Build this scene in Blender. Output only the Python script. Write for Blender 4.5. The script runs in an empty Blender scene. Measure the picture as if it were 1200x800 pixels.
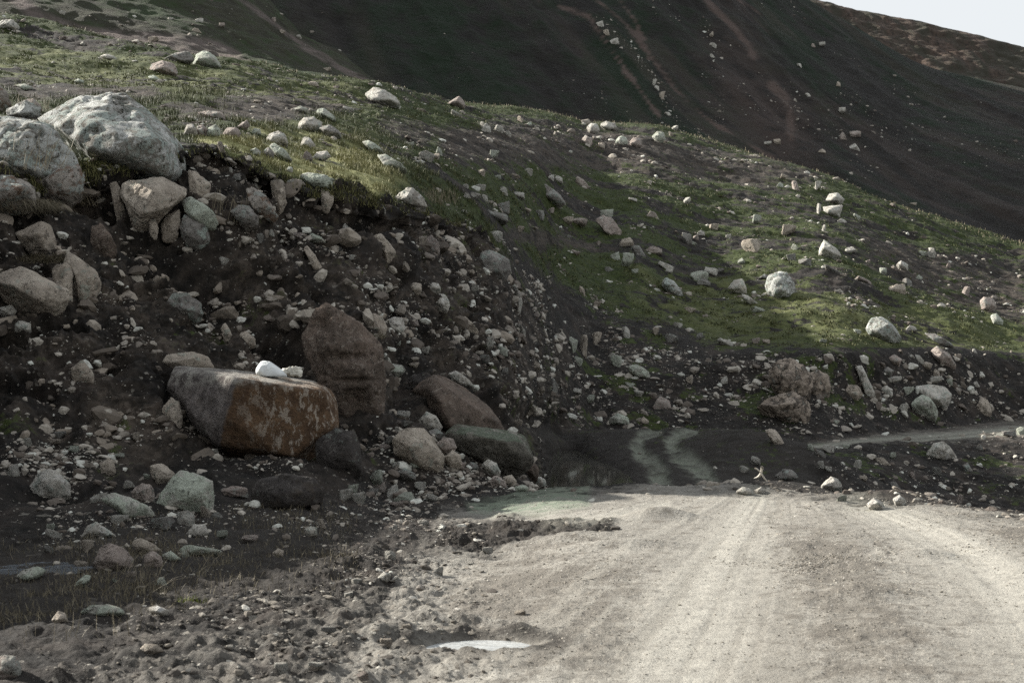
import bpy, bmesh, math, random
import numpy as np
from mathutils import Vector, Matrix, Euler
R = math.radians
rng = np.random.default_rng(7)
random.seed(7)
scene = bpy.context.scene
COL = scene.collection
F, HV, HCAM, CU = 1667.0, 425.0, 1.6, 600.0      # focal length in px, horizon row, eye height, centre column

# ---------------------------------------------------------------- helpers
def h3(ix, iy, iz, seed):
    h = (ix.astype(np.uint32) * np.uint32(374761393) + iy.astype(np.uint32) * np.uint32(668265263)
         + iz.astype(np.uint32) * np.uint32(2147483647 - 58) + np.uint32(seed * 1013904223 & 0xffffffff))
    h = (h ^ (h >> np.uint32(13))) * np.uint32(1274126177)
    h = (h ^ (h >> np.uint32(16))) * np.uint32(2246822519)
    h = h ^ (h >> np.uint32(15))
    return h.astype(np.float32) * np.float32(2.0 / 4294967295.0) - np.float32(1.0)

def vnoise(p, seed=0):
    p = p.astype(np.float32)
    f = np.floor(p); i = f.astype(np.int64) & 0xffffffff; t = p - f
    t = t * t * t * (t * (t * 6 - 15) + 10)
    x0, y0, z0 = i[..., 0], i[..., 1], i[..., 2]
    x1, y1, z1 = x0 + 1, y0 + 1, z0 + 1
    tx, ty, tz = t[..., 0], t[..., 1], t[..., 2]
    def L(a, b, w): return a + (b - a) * w
    a = L(L(h3(x0, y0, z0, seed), h3(x1, y0, z0, seed), tx), L(h3(x0, y1, z0, seed), h3(x1, y1, z0, seed), tx), ty)
    b = L(L(h3(x0, y0, z1, seed), h3(x1, y0, z1, seed), tx), L(h3(x0, y1, z1, seed), h3(x1, y1, z1, seed), tx), ty)
    return L(a, b, tz)

ROT = np.array(Euler((0.7, 0.5, 0.9)).to_matrix(), dtype=np.float32)
def fbm(p, octv=4, seed=0, gain=0.5, ridged=False):
    out = np.zeros(p.shape[:-1], np.float32); a = 1.0; n = 0.0
    q = p.astype(np.float32)
    for k in range(octv):
        q = q @ ROT
        v = vnoise(q, seed + k * 17)
        if ridged: v = 1 - 2 * np.abs(v)
        out += a * v; n += a; a *= gain; q = q * 2.03 + 11.3
    return out / n

def sm(x, a, b):
    t = np.clip((x - a) / (b - a), 0, 1)
    return t * t * (3 - 2 * t)

def pdist(u, v, pts):
    d = np.full(u.shape, 1e9, np.float32)
    for (ax, ay), (bx, by) in zip(pts[:-1], pts[1:]):
        vx, vy = bx - ax, by - ay
        t = np.clip(((u - ax) * vx + (v - ay) * vy) / (vx * vx + vy * vy), 0, 1)
        d = np.minimum(d, np.hypot(u - ax - t * vx, v - ay - t * vy))
    return d

def inpoly(u, v, pts):
    ins = np.zeros(u.shape, bool)
    n = len(pts)
    for i in range(n):
        (x1, y1), (x2, y2) = pts[i], pts[(i + 1) % n]
        if y1 == y2: continue
        c = ((y1 > v) != (y2 > v)) & (u < (x2 - x1) * (v - y1) / (y2 - y1) + x1)
        ins ^= c
    return ins

def softpoly(u, v, pts, w):
    d = pdist(u, v, pts + [pts[0]])
    return sm(np.where(inpoly(u, v, pts), d, -d), -w, w)

def mk_mesh(name, co, faces, smooth=True):
    me = bpy.data.meshes.new(name)
    n, (m, k) = len(co), faces.shape
    me.vertices.add(n); me.vertices.foreach_set('co', np.ascontiguousarray(co, np.float32).ravel())
    me.loops.add(m * k); me.loops.foreach_set('vertex_index', np.ascontiguousarray(faces, np.int32).ravel())
    me.polygons.add(m); me.polygons.foreach_set('loop_start', np.arange(0, m * k, k, dtype=np.int32))
    me.polygons.foreach_set('use_smooth', np.full(m, smooth, bool))
    me.update(calc_edges=True)
    return me

def fattr(me, name, arr):
    a = me.attributes.new(name, 'FLOAT', 'POINT'); a.data.foreach_set('value', arr.astype(np.float32).ravel())

def link(name, me, mat=None, parent=None):
    o = bpy.data.objects.new(name, me); COL.objects.link(o)
    if mat is not None:
        if me.materials: me.materials[0] = mat
        else: me.materials.append(mat)
    if parent: o.parent = parent
    return o

def tag(o, label=None, cat=None, group=None, kind=None):
    for k, v in (('label', label), ('category', cat), ('group', group), ('kind', kind)):
        if v: o[k] = v
    return o

def pchip(xk, yk, x):
    """monotone cubic through (xk, yk[k, ...]) along axis 0"""
    xk = np.asarray(xk, float); yk = np.asarray(yk, float)
    h = np.diff(xk); hs = h.reshape((-1,) + (1,) * (yk.ndim - 1))
    dl = np.diff(yk, axis=0) / hs
    m = np.zeros_like(yk)
    a, b = dl[:-1], dl[1:]
    w1 = 2 * hs[1:] + hs[:-1]; w2 = hs[1:] + 2 * hs[:-1]
    with np.errstate(divide='ignore', invalid='ignore'):
        mm = (w1 + w2) / (w1 / a + w2 / b)
    m[1:-1] = np.where(a * b > 0, mm, 0)
    m[0], m[-1] = dl[0], dl[-1]
    i = np.clip(np.searchsorted(xk, x, side='right') - 1, 0, len(xk) - 2)
    t = ((x - xk[i]) / h[i]).reshape((-1,) + (1,) * (yk.ndim - 1)); hh = hs[i]
    return ((1 + 2 * t) * (1 - t) ** 2 * yk[i] + t * (1 - t) ** 2 * hh * m[i]
            + t * t * (3 - 2 * t) * yk[i + 1] + t * t * (t - 1) * hh * m[i + 1])

# ---------------------------------------------------------------- terrain sheets, lofted from surveyed profiles
def zof(y, v): return HCAM - (v - HV) / F * y

def loft(cols, nu, seg, name):
    us = np.array([c[0] for c in cols], float)
    P = np.array([[(p[0], p[2] if len(p) == 3 else zof(p[0], p[1])) for p in c[1]] for c in cols])   # ncol, nrow, 2
    tt = np.concatenate([np.arange(s) / s + k for k, s in enumerate(seg)] + [[len(seg)]])
    u = nu
    A = pchip(us, P, u)                                  # nu, nrow, 2
    B = pchip(np.arange(P.shape[1]), A.transpose(1, 0, 2), tt)   # nt, nu, 2
    Y, Z = B[..., 0], B[..., 1]
    X = (u[None, :] - CU) / F * Y
    co = np.stack([X, Y, Z], -1)
    T = np.repeat(tt[:, None], len(u), 1)
    return co, T

def grid_faces(nt, nu):
    i = np.arange(nt * nu).reshape(nt, nu)
    return np.stack([i[:-1, :-1], i[:-1, 1:], i[1:, 1:], i[1:, :-1]], -1).reshape(-1, 4)

def normals(co):
    du = np.gradient(co, axis=1); dt = np.gradient(co, axis=0)
    n = np.cross(du, dt); n /= np.linalg.norm(n, axis=-1, keepdims=True) + 1e-9
    return n

def uv(co):
    y = np.maximum(co[..., 1], .5)
    return CU + co[..., 0] / y * F, HV + (HCAM - co[..., 2]) / y * F

z0 = (1.5, None, 0.0)
COLS = [
 (-600, [z0,(4.5,None,.05),(6,None,.3),(7.5,None,.6),(8.3,None,1.0),(9,None,1.4),(9.6,None,1.8),(10.2,None,2.2),(10.6,None,2.6),(10.9,None,2.8),(10.8,None,3.0),(13,None,3.4),(30,None,8),(60,None,17),(90,None,25),(110,None,25),(150,None,16)]),  # this column and the next: unseen bank at left, shaped to shade the foreground
 (-300, [z0,(6,None,.02),(8,None,.15),(10.5,None,.6),(11.4,None,1.1),(12.2,None,1.7),(13,None,2.3),(13.7,None,2.8),(14.2,None,3.2),(14.6,None,3.4),(14.5,None,3.7),(16.5,None,4.2),(34,None,9),(60,None,16.5),(90,None,24),(110,None,24),(150,None,15)]),
 (0,   [z0,(7,800),(10,690),(14,600),(16.3,520),(17.6,450),(18.6,385),(19.3,325),(19.9,275),(20.6,240),(20.4,212),(22,190),(38,118),(60,75),(90,33),(110,None,22),(150,None,14)]),
 (150, [z0,(7,800),(10,690),(13.6,605),(16.2,545),(17.6,475),(18.8,405),(19.8,335),(20.8,270),(21.9,215),(21.7,190),(23.5,172),(40,118),(60,92),(88,62),(108,None,20),(150,None,13)]),
 (250, [z0,(7,800),(10,692),(14.2,600),(16.8,548),(18.2,485),(19.6,410),(20.8,330),(21.8,255),(22.7,200),(22.5,178),(24.5,165),(42,118),(62,99),(86,84),(106,None,18),(150,None,12)]),
 (350, [z0,(7,800),(10.3,690),(15,590),(17.4,548),(18.8,490),(20.2,415),(21.5,345),(22.6,280),(23.5,240),(23.3,216),(27,194),(44,134),(65,113),(90,99),(110,None,18),(150,None,12)]),
 (450, [z0,(7,800),(10.8,685),(16.4,590),(18.2,545),(19.9,490),(21.8,420),(23.6,350),(25.2,290),(26.2,262),(26,240),(29,215),(48,160),(72,130),(105,109),(130,None,21),(160,None,15)]),
 (550, [z0,(7,800),(11.5,675),(17.2,586),(19.6,551),(22.4,503),(25.2,445),(28,387),(31,332),(33.6,292),(35,274),(39,250),(56,190),(85,155),(122,130),(145,None,23),(170,None,18)]),
 (620, [z0,(7,800),(12,658),(17.6,578),(20.5,None,-.4),(24,557),(27.2,515),(30.5,465),(34,415),(37.4,375),(39.4,355),(43.5,325),(62,240),(90,172),(130,135),(150,None,25),(175,None,19)]),
 (660, [z0,(7,800),(12,651),(17.8,573),(22,None,-1.0),(31,None,-1.6),(40,None,-1.5),(43,506),(45.5,460),(48,420),(50,395),(54,358),(70,270),(95,190),(135,139),(155,None,25.5),(180,None,20)]),
 (700, [z0,(7,800),(12,648),(17.9,573),(22.3,None,-1.05),(31,None,-1.45),(37.5,None,-1.12),(44,503),(46.5,None,-.65),(49,476),(51,443),(55,390),(72,282),(100,200),(138,146),(158,None,25),(180,None,19)]),
 (750, [z0,(7,800),(12,647),(18,572),(22.5,None,-1.05),(30,None,-1.02),(36,538),(44,501),(46.5,None,-.75),(49,478),(51,445),(56,385),(75,278),(103,200),(140,150),(160,None,24),(180,None,18)]),
 (850, [z0,(7,800),(12,647),(17.8,575),(22.5,None,-1.1),(30,571),(34.5,541),(40,504),(45,None,-.9),(49,488),(54,412),(58,393),(78,300),(107,218),(140,174),(160,None,22),(180,None,17)]),
 (950, [z0,(7,800),(12,647),(17.2,580),(23,None,-1.4),(31,None,-1.25),(36,548),(41.5,527),(46.5,517),(51,462),(53.5,412),(56.5,398),(78,302),(106,238),(135,204),(155,None,19),(175,None,14)]),
 (1100,[z0,(7,800),(11.5,658),(15.8,592),(24,None,-2.2),(34.5,None,-2.3),(41.5,551),(46.5,515),(55,502),(58.5,460),(61,414),(65,396),(85,335),(106,292),(125,258),(145,None,14),(170,None,9)]),
 (1200,[z0,(7,800),(11,667),(15,603),(25,None,-2.4),(36,None,-2.45),(43.2,550),(48.5,512),(61,493),(64,455),(67,418),(71,402),(90,352),(107,318),(122,288),(140,None,11.5),(170,None,7)]),
 (1450,[z0,(6.5,None,0),(10,None,0),(13,630),(23,None,-2.4),(33,None,-2.3),(40,None,-1.7),(50,None,-.95),(62,None,-.95),(66,None,.3),(69,None,1.5),(74,None,2),(92,None,5),(107,None,7),(120,None,9.3),(140,None,8.5),(170,None,5)]),
 (1800,[z0,(5.5,None,0),(8.5,None,0),(11,None,.03),(20,None,-2.2),(30,None,-2.2),(38,None,-1.7),(48,None,-.95),(60,None,-.95),(64,None,.3),(67,None,1.3),(72,None,1.7),(90,None,3.5),(105,None,5),(118,None,7),(138,None,6.5),(170,None,4)]),
]
SEG = [40, 120, 130, 36, 100, 100, 90, 56, 70, 70, 50, 130, 130, 110, 14, 8]
NU = np.concatenate([np.linspace(-600, -30, 150, endpoint=False), np.linspace(-30, 1230, 900, endpoint=False), np.linspace(1230, 1800, 120)])
co, T = loft(COLS, NU, SEG, 'ground')
U, V = uv(co)
Ug = np.repeat(NU[None, :], co.shape[0], 0)
Y0 = co[..., 1].copy()
N = normals(co)
# --- masks (what the ground is made of, plus painted sunlight on the terrace)
nb = fbm(co / 3.0, 3, 5); nf = fbm(co / .7, 3, 9); nm = fbm(co / 9.0, 3, 21); ns = fbm(co / .22, 3, 33)
grassy = sm(T, 10.1, 10.45)
right = sm(Ug, 470, 640)                       # where the lip fades into a plain slope
grassy = grassy * (1 - right * sm(Ug, 560, 620) * (1 - sm(T, 10.6, 11.6)) * (1 - sm(Ug, 780, 830)))
bare = np.zeros_like(T)
for pts, w, k in [([(505,150),(700,150),(960,200),(960,215),(700,205),(520,190)], 22, .9),
                  ([(1000,270),(1200,320),(1200,395),(1120,360),(1020,310)], 18, .75),
                  ([(590,265),(700,280),(720,300),(590,285)], 10, .8),
                  ([(200,120),(330,110),(430,130),(330,145),(210,140)], 14, .85),
                  ([(20,108),(180,105),(210,118),(30,120)], 9, .8),
                  ([(60,45),(130,50),(120,66),(60,58)], 9, .6),
                  ([(440,135),(520,150),(500,180),(440,160)], 12, .7)]:
    bare = np.maximum(bare, k * softpoly(U, V, pts, w))
streak = fbm(np.stack([(co[..., 0] + .9 * co[..., 2]) / 1.1, (co[..., 0] - co[..., 2]) / 6, co[..., 1] / 5], -1), 4, 45)
bare = np.maximum(bare, .95 * sm(streak, .02, .3) * sm(T, 3.6, 4.4) * (1 - sm(T, 9.3, 9.8)) * (1 - sm(Ug, 600, 700)))
bare = np.maximum(bare, np.clip(.42 + 1.2 * nf + .8 * ns, 0, 1) * sm(T, 3.6, 4.4) * (1 - sm(T, 9.0, 9.8)) * (1 - sm(Ug, 620, 720)))
bare = np.maximum(bare, softpoly(U, V, [(455,330),(490,350),(560,420),(600,460),(560,450),(480,400),(440,350)], 12) * sm(nf + ns, -.4, .2))
lush_sunlit = np.zeros_like(T)  # lush patches; the terrace one paints its sunlight into the grass colour
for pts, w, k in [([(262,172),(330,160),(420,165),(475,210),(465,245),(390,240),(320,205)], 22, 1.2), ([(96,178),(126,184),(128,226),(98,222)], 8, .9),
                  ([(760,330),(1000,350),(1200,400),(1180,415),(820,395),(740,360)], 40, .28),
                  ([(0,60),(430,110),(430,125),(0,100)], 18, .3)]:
    lush_sunlit = np.maximum(lush_sunlit, k * softpoly(U + 40 * nb + 25 * nf, V + 14 * nb + 12 * nf, pts, w))
lush_sunlit = np.clip(lush_sunlit * (.75 + .9 * nf + .7 * ns + .5 * nb), 0, 1)
band = fbm(np.stack([co[..., 0] / 7, (co[..., 1] - .3 * co[..., 0]) / 2.2, co[..., 2] / 2.2], -1), 4, 27)
grass = grassy * np.clip(.62 + .14 * (1 - right) + .5 * nb + .8 * nf + .5 * nm + .5 * ns + 1.1 * band, 0, 1) * (1 - bare) + .5 * lush_sunlit * grassy
dk = softpoly(U + 30 * nb, V + 18 * nf + 10 * nb, [(470,250),(560,296),(640,325),(730,372),(830,402),(960,408),(960,500),(800,500),(640,520),(500,430)], 16)
grass = grass * (1 - .88 * dk)
rim = grassy * sm(T, 13.55, 13.9) * .5
grass = np.clip(grass + rim * (1 - bare * .6), 0, 1)
# a little green down the dark slopes
grass = np.maximum(grass, .55 * sm(nb + 1.2 * nf + .5 * ns, .1, .7) * sm(T, 4.5, 6) * sm(Ug, 430, 700))
grass = np.maximum(grass, .38 * sm(nb + 1.6 * nf + ns, .5, 1.2) * sm(T, 3.3, 4))
# dusty road
edge = 26 * nb + 22 * nf + 8 * ns
road_poly = [(520,598),(640,578),(760,574),(900,577),(1060,590),(1200,604),(1500,640),(1900,700),(1900,2600),(-100,2600),(300,860),(430,730),(470,660)]
near = (T < 3.02)
dust = softpoly(U, V + edge * .35, road_poly, 20) * near
trench = softpoly(U, V + edge * .5, [(520,612),(600,606),(720,612),(715,625),(640,640),(560,648),(500,640)], 13) * near
dust = dust * (1 - .93 * trench)
# half-dusty gravel left of the road
grav = softpoly(U, V + edge * .6, [(300,700),(430,650),(520,640),(560,800),(560,2600),(-300,2600),(60,790),(160,735)], 75) * near
dust = np.maximum(dust * (1 - .42 * grav * sm(-U, -640, -480)), .38 * grav)
lanes = np.zeros_like(T)
for pts, w in [([(890,580),(866,612),(838,670),(808,735),(778,800),(600,1200)], 50), ([(1000,588),(1085,617),(1160,665),(1235,735),(1300,800),(1700,1200)], 38),
               ([(780,590),(700,606),(640,612)], 18)]:
    d = pdist(U, V, pts); lanes = np.maximum(lanes, np.exp(-(d / (w * np.clip((V - 545) / 140, .25, 6))) ** 2))
lanes *= near * dust
coarse = np.zeros_like(T)
for pts, w in [([(560,655),(720,635),(760,690),(740,800),(500,800),(520,700)], 40), ([(905,610),(990,625),(1060,690),(1110,800),(960,800),(930,700)], 34), ([(1120,610),(1210,610),(1210,650)], 12), ([(1015,628),(1045,640),(1060,680),(1030,668)], 10)]:
    coarse = np.maximum(coarse, softpoly(U, V + edge * .6, pts, w))
coarse *= near * dust * np.clip(.75 + .6 * nf + .5 * ns, 0, 1)
# far road and the two wheel tracks through the dip
farroad = sm(T, 6.9, 7.1) * (1 - sm(T, 7.9, 8.2)) * sm(Ug, 890, 960)
ft = np.zeros_like(T)
for pts, w in [([(950,523),(1010,515),(1100,509),(1200,500),(1500,470)], 2.6), ([(985,523),(1060,517),(1130,510),(1200,506),(1500,484)], 2.6)]:
    ft = np.maximum(ft, np.exp(-(pdist(U, V, pts) / w) ** 2))
ft *= farroad
vis = (T > 4.6) & (T < 7.2)
tr = np.zeros_like(T)
for pts in [[(772,503),(752,509),(746,520),(752,532),(764,541),(772,552),(774,572)], [(815,502),(792,508),(786,520),(795,534),(812,544),(826,555),(832,574)]]:
    tr = np.maximum(tr, np.exp(-(pdist(U + 5 * ns + 5 * nf, V, pts) / np.clip(5 + (V - 500) * .12, 4, 12)) ** 4))
tr *= vis * np.clip(.8 + .7 * nf + .5 * ns, 0, 1)
dust = np.maximum(dust, .42 * sm(T, 6.55, 6.95) * (1 - sm(T, 8.0, 8.1)) * sm(Ug, 940, 990) * np.clip(.8 + nf, 0, 1))
mint = softpoly(U, V + edge * .2, [(548,586),(600,574),(690,572),(690,590),(600,602),(552,600)], 7) * (T < 3.1)
mud = np.zeros_like(T)
mud = np.maximum(trench, softpoly(U, V + edge * .5, [(300,600),(500,610),(560,640),(480,660),(330,690),(120,720),(-200,760),(-300,640),(0,640)], 24) * near)
mud = np.maximum(mud, softpoly(U, V, [(640,500),(860,498),(930,520),(960,575),(640,575)], 10) * vis)

# --- relief
bankz = sm(T, 2.9, 3.4) * (1 - sm(T, 9.8, 10.1))
leftb = 1 - sm(Ug, 560, 640)
hillz = sm(T, 10, 11.2)
A = co * np.array([1, 1, .55])
g1 = fbm(np.stack([co[..., 0] + .5 * co[..., 1], .25 * (co[..., 1] + co[..., 2]), .25 * co[..., 2]], -1) / .8, 4, 51, ridged=True)
dist = Y0 / 20
disp = np.zeros_like(T)
disp += bankz * leftb * (.24 * fbm(co / 1.3, 3, 61) + .16 * g1 + .12 * fbm(co / .4, 3, 71) + .05 * fbm(co / .1, 3, 81))
disp += bankz * (1 - leftb) * sm(T, 3.9, 4.4) * (1 - farroad) * (.16 * fbm(co / 2.2, 3, 62) + .14 * fbm(co / .7, 3, 72) * (1 - tr) + .04 * fbm(co / .2, 2, 82) * (1 - tr)) * (1 - .4 * mud * vis)
hol = np.zeros_like(T)
for pts, w, k in [([(165,270),(205,300),(255,345),(305,395),(345,430)], 22, .6), ([(330,255),(360,262),(400,268),(450,270)], 12, .35), ([(452,432),(470,462),(474,490)], 14, .6),
                  ([(95,240),(128,246)], 16, .5), ([(10,260),(40,300),(30,315)], 14, .3), ([(310,410),(345,445)], 20, .5), ([(600,485),(660,500)], 14, .3), ([(235,185),(300,205),(330,235)], 9, .3)]:
    hol = np.maximum(hol, k * np.exp(-(pdist(U, V, pts) / w) ** 2))
disp -= hol * bankz
led = fbm(np.stack([co[..., 0] + .8 * co[..., 2], co[..., 1], 1.3 * co[..., 2] - .5 * co[..., 0]], -1) / 1.0, 4, 141, ridged=True)
disp += bankz * leftb * sm(T, 4, 5) * (.26 * sm(led, -.05, .25) - .12 + .10 * fbm(co / .25, 3, 142, ridged=True))
lipz = np.exp(-((T - 10.02) / .45) ** 2) * leftb
disp += lipz * (.34 * fbm(co / 1.1, 3, 151) + .22 * fbm(co / .35, 3, 152) + .1 * fbm(co / .12, 2, 153))
disp += hillz * (.28 * fbm(co / 6, 3, 91) * sm(Y0, 24, 50) + .22 * fbm(co / 1.7, 3, 92) * np.clip(dist / 3, .3, 1) + .10 * fbm(co / .5, 3, 93) * np.clip(dist / 3, .3, 1.2) + .5 * nm * sm(Y0, 45, 80))
flat = 1 - sm(T, 2.95, 3.2)
rough = np.clip(1 - dust, 0, 1)
disp += flat * ((.06 * nb + .06 * nf + .055 * ns) * (.16 + .5 * rough + .45 * grav) * (1 - .5 * lanes) - .008 * lanes + (.006 + .03 * grav + .02 * rough + .014 * coarse) * fbm(co / .09, 3, 95))
disp += flat * trench * (.04 * ns + .03 * nf + .04 * fbm(co / .1, 3, 96, ridged=True))
disp += flat * np.clip(grav + .4 * mud, 0, 1) * .02 * fbm(co / .16, 3, 97, ridged=True)
disp -= .14 * tr * sm(T, 5, 5.3) + .05 * ft
co = co + N * disp[..., None]
def bump(u, v, sx, sy, h, y=None):
    y = y or 1.6 * F / (v - HV); x = (u - CU) / F * y
    g = np.exp(-((co[..., 0] - x) / sx) ** 2 - ((co[..., 1] - y) / sy) ** 2)
    co[..., 2] += h * g
    return x, y, g
_vv = [585, 620, 665, 735, 800, 1200, 2600]
Lc = np.interp(V, _vv, [865, 815, 760, 690, 620, 300, -800]); Rc = np.interp(V, _vv, [1005, 1095, 1170, 1245, 1315, 1750, 3200])
acr = (U - Lc) / (Rc - Lc)
zz = np.zeros_like(acr)
rut = (fbm(np.stack([acr * 9, co[..., 1] * .12, zz], -1), 3, 171) + .7 * fbm(np.stack([acr * 34, co[..., 1] * .25, zz + 3], -1), 2, 172)) * near * sm(dust, .4, .9)
co[..., 2] += .005 * rut * (1 - .4 * coarse) - .014 * np.exp(-((acr - .30 - .04 * nb) / .09) ** 2) * near * dust - .014 * np.exp(-((acr - .92 - .04 * nb) / .08) ** 2) * near * dust + .018 * np.exp(-((acr - .62) / .10) ** 2) * near * dust
bump(775, 607, .34, .2, .12); bump(735, 640, .5, .16, .07); bump(690, 630, .5, .25, .06); bump(1085, 650, .3, .15, .06); bump(900, 640, .35, .3, .05)
bump(560, 730, .32, .08, .05); bump(606, 741, .10, .08, .06); bump(505, 725, .14, .2, .08); bump(470, 745, .3, .2, .06); bump(1000, 700, .3, .25, .05)
bump(900, 538, 1.5, 2.2, .5, 36); bump(960, 552, 1.2, 2, .3, 35); bump(712, 532, .5, 2.5, .12, 38); bump(850, 577, .7, .4, .08); bump(930, 572, .9, .5, .16); bump(1060, 585, .8, .5, .14); bump(745, 572, .4, .3, .06)
# puddle basin and the trickle on the left
PX, PY = (563 - CU) / F * 8.12, 8.12
pr = np.hypot((co[..., 0] - PX) / .31, (co[..., 1] - PY) / .22)
mud = np.maximum(mud, near * .9 * np.exp(-((pr - 1.15) / .5) ** 2)) if False else np.where(near, np.maximum(mud, .9 * np.exp(-((pr - 1.4) / .4) ** 2)), mud)
co[..., 2] = np.where(near, co[..., 2] * sm(pr, .7, 1.6) + (-.045) * (1 - sm(pr, .75, 1.35)), co[..., 2])
SX, SY = (35 - CU) / F * 10.9, 10.9
sr = np.hypot((co[..., 0] - SX) / .42, (co[..., 1] - SY) / .42)
co[..., 2] = np.where(near, co[..., 2] * sm(sr, .6, 1.4) + (.02 + .05 * ns) * (1 - sm(sr, .6, 1.4)), co[..., 2])
# pond bed
pond_in = ((co[..., 2] < -1.0) & (T > 4.2) & (T < 7))
U, V = uv(co)
N2 = normals(co)
GCO, GT = co, T
me = mk_mesh('ground', co.reshape(-1, 3), grid_faces(*T.shape))
for nme, arr in (('grass', grass), ('dust', dust), ('lane', np.clip(lanes + tr * .8 + ft, 0, 1)), ('mint', np.clip(mint + tr * .6, 0, 1)), ('mud', mud), ('bare', np.clip(bare + farroad, 0, 1)),
                 ('lush_sunlit', lush_sunlit * grassy), ('coarse', coarse), ('rut', np.clip(.5 + .8 * rut, 0, 1) * near)):
    fattr(me, nme, arr)
GROUND_ME = me

# --- hill behind on the left, the big dark mountain, the reddish ridge
def sheet(name, rows_at, us, seg, ncol, amp):
    cols = [(u, rows_at(u)) for u in us]
    c, t = loft(cols, np.linspace(us[0], us[-1], ncol), seg, name)
    n = normals(c)
    return c, t, c + n * amp(c, t)[..., None]
ip = lambda u, xs, ys: float(np.interp(u, xs, ys))
def bl_rows(u):
    vs = ip(u, [-600,0,200,260,305,345,400,440,520,640], [-260,-150,-62,-25,2,40,77,104,128,170])
    vf = ip(u, [-600,0,150,250,350,450,550,640], [20,36,65,88,102,114,133,150])
    ys = ip(u, [-600,350,520,640], [215,210,165,150])
    zf = zof(128, vf + 8)
    return [(104, None, zf - 14), (128, vf + 8), (ys * .35 + 83, vf + 8 + (vs - vf - 8) * .45), (ys, vs), (ys + 30, None, zof(ys, vs) - 16), (ys + 60, None, zof(ys, vs) - 50)]
bl = sheet('hillside', bl_rows, [-600,-300,0,100,200,260,305,345,400,440,520,640], [20,80,110,14,6], 520,
           lambda c, t: 1.2 * fbm(c / 14, 4, 101) + .35 * fbm(c / 3, 3, 102) + .9 * fbm(np.stack([c[..., 0] / 6, c[..., 1] / 30, c[..., 2] / 30], -1), 3, 103, ridged=True) * .5)
def mt_rows(u):
    vt = ip(u, [-900,-300,100,300,500,700,850,940,1000,1080,1200,1450,2000], [-900,-650,-480,-380,-290,-190,-80,-4,31,76,107,165,280])  # unseen left summit raised so its shadow covers the face in view
    zt = zof(520, vt)
    return [(165, None, -2), (185, None, 3 + .02 * (zt - 100)), (260, None, 3 + .21 * (zt - 3)), (380, None, 3 + .58 * (zt - 3)), (520, None, zt), (545, None, zt - 3), (600, None, zt - 30)]
mt = sheet('mountain', mt_rows, [-900,-300,100,300,500,700,850,940,1000,1080,1200,1450,2000], [6,70,110,130,12,6], 700,
           lambda c, t: sm(t, 0, 1.5) * (5 * fbm(np.stack([(c[..., 0] + .35 * c[..., 1]) / 60, c[..., 1] / 260, c[..., 1] * 0], -1), 3, 111) + 1.7 * fbm(np.stack([(c[..., 0] + .45 * c[..., 1]) / 16, c[..., 1] / 120, c[..., 1] * 0], -1), 3, 112, ridged=True)
                                         + .8 * fbm(c / 9, 4, 113)) * (1 - .85 * sm(t, 3.5, 4)))
def rd_rows(u):
    vt = ip(u, [600,760,955,1000,1080,1200,1500,2100], [-80,-45,2,13,28,57,120,240])
    return [(640, None, 20), (700, None, zof(700, vt + 75)), (760, vt + 22), (800, vt), (840, None, zof(800, vt) - 6), (900, None, zof(800, vt) - 40)]
rd = sheet('ridge', rd_rows, [600,760,955,1000,1080,1200,1500,2100], [10,90,50,10,5], 420,
           lambda c, t: (3.0 * fbm(c / 14, 4, 121, ridged=True) + 1.6 * fbm(c / 5, 3, 122)) * (1 - .8 * sm(t, 2.4, 2.9)))
SHEETS = {}
for nm_, (c0, t_, c1) in (('hillside', bl), ('mountain', mt), ('ridge', rd)):
    m_ = mk_mesh(nm_, c1.reshape(-1, 3), grid_faces(*t_.shape)); u_, v_ = uv(c1)
    scar = np.zeros_like(t_); line = np.zeros_like(t_)
    if nm_ == 'hillside':
        for pts, w in [([(10,-10),(45,22),(90,40),(135,46)], 9), ([(120,45),(190,48),(255,56),(275,68)], 9), ([(140,52),(215,68),(265,66)], 7), ([(270,-10),(310,20),(350,50),(400,80),(440,103)], 3.5), ([(200,60),(290,75)],5)]:
            scar = np.maximum(scar, 1 - sm(pdist(u_, v_, pts) + 4 * fbm(c1 / 4, 3, 7), w * .5, w * 1.4))
    if nm_ == 'mountain':
        for pts, w in [([(690,-10),(735,30),(765,70),(790,105),(830,140),(870,165),(905,185)], 3.2), ([(822,-10),(845,20),(870,45),(885,65)], 4.5), ([(865,0),(895,20)],3), ([(725,0),(745,25),(760,70)], 2.5), ([(905,100),(925,125),(928,165)], 7),
                       ([(630,0),(690,20),(760,120),(790,160)], 3)]:
            line = np.maximum(line, (1 - sm(pdist(u_, v_, pts) + 7 * fbm(c1 / 9, 4, 8), w * .15, w * .9)))
        scar = sm(pdist(u_, v_, [(860,60),(890,110),(930,150)]) + 30 * fbm(c1 / 20, 3, 9), 60, 10) * .7
        scar = np.maximum(scar, .6 * sm(fbm(np.stack([(c1[..., 0] + .4 * c1[..., 1]) / 25, c1[..., 1] / 160, c1[..., 1] * 0], -1), 4, 19), .15, .5))
    if nm_ == 'mountain':
        fg = fbm(np.stack([(c1[..., 0] + .42 * c1[..., 1]) / 9, c1[..., 1] / 110, c1[..., 1] * 0], -1), 4, 23, ridged=True)
        line = np.maximum(line, .22 * sm(fg, .18, .42) * sm(fbm(c1 / 40, 2, 24), -.2, .4))
    fattr(m_, 'scar', scar); fattr(m_, 'line', line)
    SHEETS[nm_] = (m_, c1)

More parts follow.
